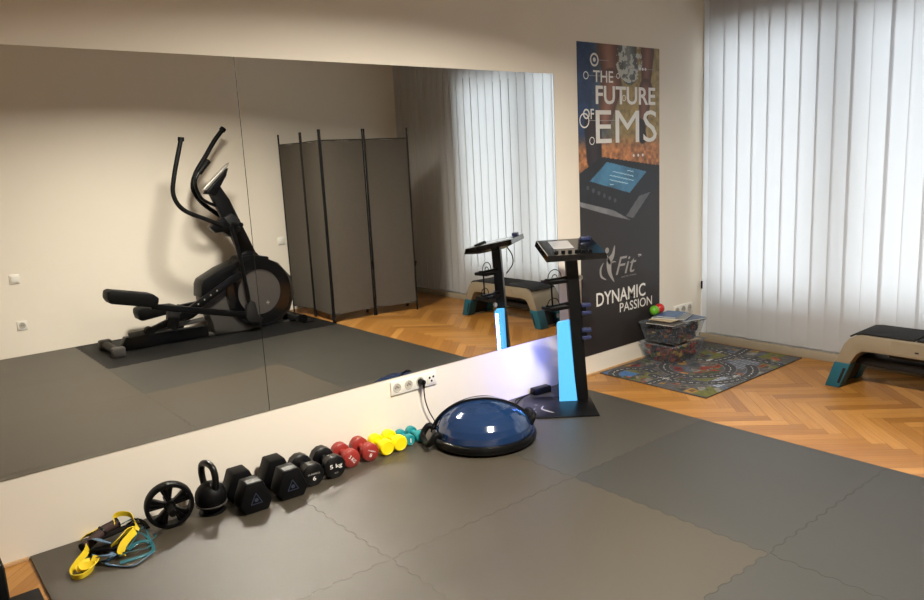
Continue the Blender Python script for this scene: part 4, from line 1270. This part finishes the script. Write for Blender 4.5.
# ------------------------------------------------------------------ toy bins
def bin_(zb, lab, seed):
    t = thing('toy_bin', lab, 'storage box', (3.79, -0.175, zb), 'stacked clear toy bins')
    h = 0.133
    b0 = (3.640, 3.945, -0.288, -0.048); b1 = (3.600, 3.975, -0.316, -0.026); th_ = 0.0022
    mb = MB()
    def ringp(b_, z, d=0): return [(b_[0]+d, b_[2]+d, z), (b_[1]-d, b_[2]+d, z), (b_[1]-d, b_[3]-d, z), (b_[0]+d, b_[3]-d, z)]
    vs = ringp(b0, zb+0.001)+ringp(b1, zb+h)
    mb.add(vs, [(3, 2, 1, 0)]+[(i, (i+1) % 4, 4+(i+1) % 4, 4+i) for i in range(4)], 'clear')
    mb.build('bin_body', t)
    mb = MB()
    for i in range(4):
        a = Vector(ringp(b1, zb+h)[i]); b_ = Vector(ringp(b1, zb+h)[(i+1) % 4]); c = (a+b_)/2
        mb.box(c, (abs(b_.x-a.x)+0.012, abs(b_.y-a.y)+0.012, 0.010), 'clear', bev=0.002)
    mb.build('rim', t)
    # jumble of small toys inside, too mixed to count
    r_ = random.Random(seed); mb = MB()
    cl = ([(118, 34, 24), (136, 60, 32), (92, 30, 26), (60, 70, 34), (150, 118, 44), (84, 50, 34), (40, 38, 40), (120, 46, 38), (76, 42, 30)] if zb < 0.1 else
          [(30, 32, 38), (120, 66, 36), (34, 40, 56), (46, 66, 36), (134, 104, 44), (28, 27, 28), (40, 38, 40), (104, 44, 38), (50, 46, 44)])
    ms = [mat('toy_%d_%d' % (seed, i), c, 0.4) for i, c in enumerate(cl)]
    for k in range(100):
        f = r_.random(); z = zb+0.014+f*(h-0.035)
        e = (f*(h-0.035)+0.014)/h
        xa, xb = b0[0]+(b1[0]-b0[0])*e+0.030, b0[1]+(b1[1]-b0[1])*e-0.030; ya, yb = b0[2]+(b1[2]-b0[2])*e+0.030, b0[3]+(b1[3]-b0[3])*e-0.030
        side = r_.random()
        x, y = r_.uniform(xa, xb), r_.uniform(ya, yb)
        if side < 0.35: y = ya
        elif side < 0.7: x = xa
        s = (r_.uniform(0.022, 0.050), r_.uniform(0.018, 0.034), r_.uniform(0.016, 0.036))
        R_ = Matrix.Translation((x, y, z)) @ Matrix.Rotation(r_.uniform(0, 6), 4, 'Z') @ Matrix.Rotation(r_.uniform(-0.5, 0.5), 4, 'X')
        mb.box((0, 0, 0), s, r_.choice(ms), mtx=R_, bev=0.002)
    tag(mb.build('mixed_toys'), 'jumble of small coloured toys inside the %s bin' % ('lower' if zb < 0.1 else 'upper'), 'toys', kind='stuff')
bin_(0.0068, 'clear plastic bin of red and brown toys, standing on the rug', 3)
bin_(0.1485, 'clear plastic bin of mixed toys stacked on the other bin', 8)
# lid, booklets and papers on top
tag(MB().box((3.787, -0.171, 0.290), (0.385, 0.300, 0.006), 'clear', bev=0.002).build('bin_lid'), 'flat clear lid lying on the upper toy bin', 'lid')
bk = [((3.72, -0.20, 0), (0.30, 0.215), 0.10, (62, 56, 52), 'dark booklet lying at the bottom of the pile on the toy bins'),
      ((3.87, -0.19, 0), (0.21, 0.297), -0.25, (74, 92, 116), 'blue grey booklet sticking out to the right over the toy bin'),
      ((3.75, -0.17, 0), (0.24, 0.18), 0.05, (178, 160, 128), 'cream coloured paper in the pile on the toy bins'),
      ((3.80, -0.16, 0), (0.21, 0.24), 0.35, (120, 122, 122), 'grey booklet near the top of the pile on the toy bins'),
      ((3.82, -0.14, 0), (0.21, 0.148), 0.20, (58, 92, 132), 'blue covered booklet lying topmost on the toy bins')]
zz = 0.2935
for i, (c, s, a, col, lab) in enumerate(bk):
    th_ = 0.006 if i != 2 else 0.003
    t = thing('booklet', lab, 'booklet', (c[0], c[1], zz), 'booklets on the toy bins')
    mm = mat('booklet_cover_%d' % i, col, 0.4, vary=0.5, nscale=22)
    MB().box((c[0], c[1], zz+th_/2), (s[0]-0.004, s[1]-0.004, th_-0.0016), 'print_white', rz=a).build('pages', t)
    MB().box((c[0], c[1], zz+th_-0.0004), (s[0], s[1], 0.0007), mm, rz=a).box((c[0], c[1], zz+0.0005), (s[0], s[1], 0.0007), mm, rz=a).build('cover', t)
    zz += th_+0.0004
for nm, p, mk, lab in (('toy_ball', (3.722, -0.066), 'green_ball', 'small green ball on top of the toy bins beside the poster'), ('toy_ball', (3.806, -0.050), 'red_ball', 'small red ball on top of the toy bins behind the green one')):
    t = MB().sphere((p[0], p[1], 0.3205+0.035), 0.035, mk)
    tag(t.build(nm), lab, 'ball', 'toy balls on the bins')

# ------------------------------------------------------------------ folding screen (seen in the mirror)
fs_ = thing('folding_screen', 'charcoal fabric four panel folding screen on thin black posts', 'folding screen', (3.2, -3.2, 0))
PT4 = [(2.820, -3.855), (2.872, -3.470), (2.828, -3.022), (3.300, -3.005), (3.755, -2.900)]
for i in range(4):
    a = Vector((*PT4[i], 0)); b_ = Vector((*PT4[i+1], 0)); d = (b_-a).normalized(); nn = Vector((-d.y, d.x, 0))
    A, B = a+d*0.014, b_-d*0.014
    # slightly slack cloth
    vs = []; fs = []; NX, NZ = 10, 14
    for s in (0, 1):
        for j in range(NZ+1):
            for q in range(NX+1):
                t_ = q/NX; z = 0.075+(1.748-0.075)*j/NZ
                sag = 0.012*math.sin(PI*t_)*(0.6+0.4*math.sin(j*0.7+i))
                zz_ = z-(0.014*math.sin(PI*t_) if j == NZ else 0)+(0.01*math.sin(PI*t_) if j == 0 else 0)
                p = A+(B-A)*t_+nn*(sag+(0.0008 if s else -0.0008))
                vs.append((p.x, p.y, zz_))
    K = (NX+1)*(NZ+1)
    for s in (0, 1):
        for j in range(NZ):
            for q in range(NX):
                f = (s*K+j*(NX+1)+q, s*K+j*(NX+1)+q+1, s*K+(j+1)*(NX+1)+q+1, s*K+(j+1)*(NX+1)+q)
                fs.append(f if s else tuple(reversed(f)))
    MB().add(vs, fs, 'dark_cloth', True).build('fabric_panel', fs_)
    for e, sg in ((a, 1), (b_, -1)):
        c = e+d*sg*0.010
        MB().cyl((c.x, c.y, 0.0), (c.x, c.y, 1.832), 0.0085, 'black_paint', n=12).sphere((c.x, c.y, 1.834), 0.010, 'black_paint', nu=12, nv=8).build('post', fs_)
    MB().cyl((A.x, A.y, 1.742), (B.x, B.y, 1.742), 0.005, 'black_paint', n=8).build('top_rail', fs_)
    MB().cyl((A.x, A.y, 0.085), (B.x, B.y, 0.085), 0.005, 'black_paint', n=8).build('bottom_rail', fs_)
MB().cyl((3.758, -2.905, 0.50), (3.800, -3.16, 0.0), 0.014, 'black_paint', n=12).build('support_foot', fs_)
MB().cyl((3.300, -3.005, 0.55), (3.335, -3.22, 0.0), 0.014, 'black_paint', n=12).build('support_foot', fs_)

# ------------------------------------------------------------------ elliptical trainer (seen in the mirror)
el = thing('elliptical_trainer', 'black and grey elliptical cross trainer on the black mat, seen in the mirror', 'elliptical trainer', (1.75, -3.5, MT))
DN, DM, DF = 3.24, 3.50, 3.74      # near, middle, far planes as seen in the mirror
def r3(pts, dep): return [ref(p[0], p[1], dep) for p in pts]
Yv = Vector((0, 1, 0))
# main rail and stabilisers
MB().prism(r3([(206, 339), (208, 333), (290, 318), (292, 325), (288, 329), (212, 343)], DM-0.02), -Yv*0.05, Yv*0.05, 'mid_grey', bev=0.006).build('front_rail', el)
MB().prism(r3([(120, 347), (124, 337), (206, 325), (208, 341), (124, 354)], DM), -Yv*0.045, Yv*0.045, 'black_plastic', bev=0.006).build('rear_rail', el)
mb = MB()
for dp in (DM-0.10, DM+0.10):
    mb.prism(r3([(128, 333), (203, 317), (204, 321), (129, 338)], dp), -Yv*0.012, Yv*0.012, 'mid_grey', bev=0.003)
mb.build('roller_track', el)
p = ref(112, 349, DM-0.02)
MB().cyl((p.x, -3.25, MT+0.04), (p.x, -3.72, MT+0.04), 0.036, 'dark_grey', n=20).build('rear_stabiliser', el)
for s in (-3.285, -3.70):
    MB().box((p.x, s, MT+0.042), (0.105, 0.085, 0.082), 'mid_grey', bev=0.016).box((p.x-0.005, s, MT+0.012), (0.085, 0.07, 0.022), 'black_rubber', bev=0.006).build('stabiliser_cap', el)
p = ref(290, 322, DM-0.05)
MB().cyl((p.x, -3.26, MT+0.045), (p.x, -3.70, MT+0.045), 0.030, 'dark_grey', n=20).build('front_stabiliser', el)
for s in (-3.25, -3.71):
    MB().cyl((p.x+0.04, s-0.02, MT+0.043), (p.x+0.04, s+0.02, MT+0.043), 0.042, 'black_rubber', n=24).build('transport_wheel', el)
MB().tube([(p.x+0.05, -3.30, MT+0.03), (p.x+0.12, -3.27, MT+0.012), (p.x+0.14, -3.22, MT+0.008), (p.x+0.08, -3.19, MT+0.007), (p.x+0.02, -3.20, MT+0.007)], 0.004, 'black_rubber', n=8).build('mains_lead', el)
# shroud and flywheel
hs = r3([(199, 300), (198, 288), (200, 281), (216, 270), (233, 262), (243, 257), (258, 256), (274, 262), (286, 275), (290, 292), (286, 308), (276, 319), (262, 326), (212, 336), (209, 322)], DM)
MB().prism(hs, -Yv*0.095, Yv*0.095, 'mid_grey', bev=0.012).build('shroud', el)
up = r3([(197, 297), (197, 284), (199, 279), (216, 268), (233, 260), (236, 256), (250, 254), (264, 256), (264, 262), (240, 268), (222, 281), (208, 292)], DM)
MB().prism(up, -Yv*0.105, Yv*0.105, 'black_plastic', bev=0.010).build('shroud_cover', el)
fc = ref(258.5, 291.5, DM-0.11)
def ringz(mb, c, r0, r1, y0, y1, mk):
    T = Matrix.Translation((c.x, 0, c.z)) @ Matrix.Rotation(PI/2, 4, 'X')
    n = 64; vs = []; fs = []
    for r_, y_ in ((r0, -y0), (r1, -y0), (r1, -y1), (r0, -y1)):
        for i in range(n):
            vs.append((r_*math.cos(2*PI*i/n), r_*math.sin(2*PI*i/n), y_))
    for j in range(4):
        for i in range(n):
            fs.append((j*n+i, j*n+(i+1) % n, ((j+1) % 4)*n+(i+1) % n, ((j+1) % 4)*n+i))
    mb.add(vs, fs, mk, True, T)
for ys, nm in ((-3.365, 'near'), (-3.635, 'far')):
    s = 1 if ys > -3.5 else -1
    mb = MB(); ringz(mb, fc, 0.215, 0.318, -3.5+s*0.090, ys, 'black_gloss'); mb.build('flywheel_ring', el)
    mb = MB(); ringz(mb, fc, 0.0005, 0.2145, -3.5+s*0.090, ys-s*0.012, 'grey_metal'); mb.build('flywheel_disc', el)
c = Vector((fc.x+0.06, -3.362, fc.z-0.10))
mk = MB()
c = Vector((fc.x+0.075, -3.3755, fc.z-0.115))
mk.box(c, (0.035, 0.002, 0.007), 'print_grey', mtx=None).box(c+Vector((0, 0, 0)), (0.007, 0.0024, 0.035), 'print_grey')
mk.build('disc_mark', el)
# mast
mp_ = r3([(243, 262), (258, 259), (228, 199), (216, 182), (207, 190), (224, 224)], DM)
MB().prism(mp_, -Yv*0.032, Yv*0.032, 'black_plastic', bev=0.010).build('mast', el)
MB().prism(r3([(236, 264), (240, 252), (245, 250), (254, 252), (262, 262)], DM), -Yv*0.06, Yv*0.06, 'black_plastic', bev=0.010).build('mast_collar', el)
pj = r3([(219, 219), (229, 213), (237, 219), (238, 230), (228, 237), (221, 232)], DM)
MB().prism(pj, -Yv*0.07, Yv*0.07, 'dark_grey', bev=0.012).build('pivot_cover', el)
j0 = ref(230, 224, DM)
MB().cyl((j0.x, -3.25, j0.z), (j0.x, -3.75, j0.z), 0.022, 'black_plastic').build('pivot_axle', el)
bx_ = r3([(208, 227), (222, 217), (229, 225), (226, 231), (214, 233)], DM-0.1)
MB().prism(bx_, -Yv*0.045, Yv*0.045, 'black_plastic', bev=0.010).build('bottle_holder', el)
# console
cs = r3([(200.5, 191), (203, 188), (224, 166), (228, 162.5), (227, 166), (206, 190)], DM)
MB().prism(cs, -Yv*0.025, Yv*0.025, 'silver', bev=0.006).build('console', el)
MB().prism(r3([(204, 194), (206, 190.5), (226, 168), (224, 176), (214, 195)], DM), -Yv*0.05, Yv*0.05, 'black_plastic', bev=0.006).build('console_back', el)
# fixed front bars with grip pads
for s in (-1, 1):
    o1 = [ref(216, 206, DM), ref(202, 199, DM+s*0.10), ref(195, 184, DM+s*0.14), ref(199, 172, DM+s*0.14), ref(207, 163, DM+s*0.12)]
    MB().tube(o1, 0.015, 'black_plastic', n=12).build('fixed_bar', el)
    MB().tube([ref(199, 173, DM+s*0.14), ref(204, 166, DM+s*0.135), ref(208, 161, DM+s*0.12)], 0.024, 'black_rubber', n=12).build('pulse_grip', el)
# moving handles
hA = r3([(222, 226), (205, 219), (190, 213.5), (181, 208), (175, 200), (172.5, 190), (174, 175), (177, 158), (180.5, 140)], DN)
MB().tube(hA, 0.019, 'black_rubber', n=14).build('moving_handle', el)
MB().cyl(hA[-1]+Vector((0, 0, -0.01)), hA[-1]+Vector((0.004, 0, 0.022)), 0.026, 'black_rubber', n=16).build('handle_cap', el)
hB = r3([(229, 222), (214, 212), (202, 203), (194.5, 193), (192.5, 184), (196, 172), (206, 155), (214, 141), (222, 130)], DF)
MB().tube(hB, 0.021, 'black_rubber', n=14).build('moving_handle', el)
dB = (hB[-1]-hB[-2]).normalized()
MB().cyl(hB[-1]-dB*0.01, hB[-1]+dB*0.022, 0.029, 'black_rubber', n=16).build('handle_cap', el)
# swing rods
MB().tube(r3([(231, 226), (236, 243), (242, 268), (247, 293), (250, 312)], DN), 0.019, 'black_plastic', n=12).build('swing_rod', el)
MB().tube(r3([(232, 224), (238, 245), (240, 262), (236, 285), (232, 298)], DF), 0.019, 'black_plastic', n=12).build('swing_rod', el)
q = r3([(245, 318), (246, 305), (250, 300), (254, 302), (257, 314), (262, 318), (260, 322), (249, 322)], DN)
MB().prism(q, -Yv*0.03, Yv*0.03, 'dark_grey', bev=0.006).build('joint_cover', el)
# diagonal arms to the rollers
for dp, o_, nm in ((DM-0.135, 0, 'a'), (DM+0.135, 6, 'b')):
    a0 = r3([(238+o_, 271), (244+o_, 275), (186+o_, 318), (151+o_, 333), (147+o_, 329), (181+o_, 312)], dp)
    MB().prism(a0, -Yv*0.02, Yv*0.02, 'black_plastic', bev=0.006).build('diagonal_arm', el)
    r0 = ref(149+o_, 331, dp)
    MB().cyl(r0-Yv*0.03, r0+Yv*0.03, 0.040, 'black_rubber', n=24).build('roller', el)
    MB().prism(r3([(166+o_, 327), (167+o_, 312), (172+o_, 304), (178+o_, 306), (179+o_, 316), (176+o_, 331)], dp), -Yv*0.03, Yv*0.03, 'dark_grey', bev=0.006).build('arm_bracket', el)
for k in range(9):
    p = ref(195.0+k*3.1, 306.3-k*2.25, DM-0.157)
    if k in (6, ): continue
    MB().box(p, (0.012, 0.0016, 0.014), 'print_grey').build('arm_mark', el) if k in (1, 3, 5, 7) else None
# pedals and their arms
MB().prism(r3([(152, 303), (158, 304), (250, 312), (254, 315), (250, 318), (176, 312), (150, 309)], DN), -Yv*0.018, Yv*0.018, 'black_plastic', bev=0.005).build('pedal_arm', el)
MB().prism(r3([(175, 312), (172, 306), (232, 294), (238, 298), (232, 302)], DF), -Yv*0.018, Yv*0.018, 'black_plastic', bev=0.005).build('pedal_arm', el)
def pedal(pts, tread, dep):
    pd = MB().prism(r3(pts, dep), -Yv*0.085, Yv*0.085, 'black_rubber', bev=0.012).build('pedal', el)
    MB().prism(r3(tread, dep), -Yv*0.070, Yv*0.070, 'dark_grey', bev=0.003).build('tread', pd)
pedal([(104.5, 298), (105, 291), (109, 289.5), (150, 293), (156, 297), (155.5, 303), (150, 306.5), (108, 303)], [(110, 292), (148, 295), (148, 296.5), (110, 293.5)], DN)
pedal([(135, 313), (135, 309), (139, 307), (172, 304), (180, 306), (181, 309), (140, 320), (137, 319)], [(141, 308), (172, 305.5), (172, 307), (141, 309.5)], DF)

# ------------------------------------------------------------------ black case at the left frame edge
cs_ = thing('equipment_case', 'black upright equipment case cut off by the left edge of the photo', 'case', (-0.562, -0.42, 0))
MB().box((-0.562, -0.42, 0.128), (0.30, 0.22, 0.238), 'black_rubber', bev=0.02).build('case_body', cs_)
MB().box((-0.566, -0.42, 0.343), (0.29, 0.212, 0.188), 'black_plastic', bev=0.03).build('case_lid', cs_)
tag(MB().box((-0.62, -0.62, 0.004), (0.635, 0.68, 0.008), 'black_rubber', bev=0.002).build('rubber_mat'), 'thin black rubber mat on the parquet at the lower left corner', 'floor mat')

for o in bpy.data.objects:
    if '_o' in o: del o['_o']
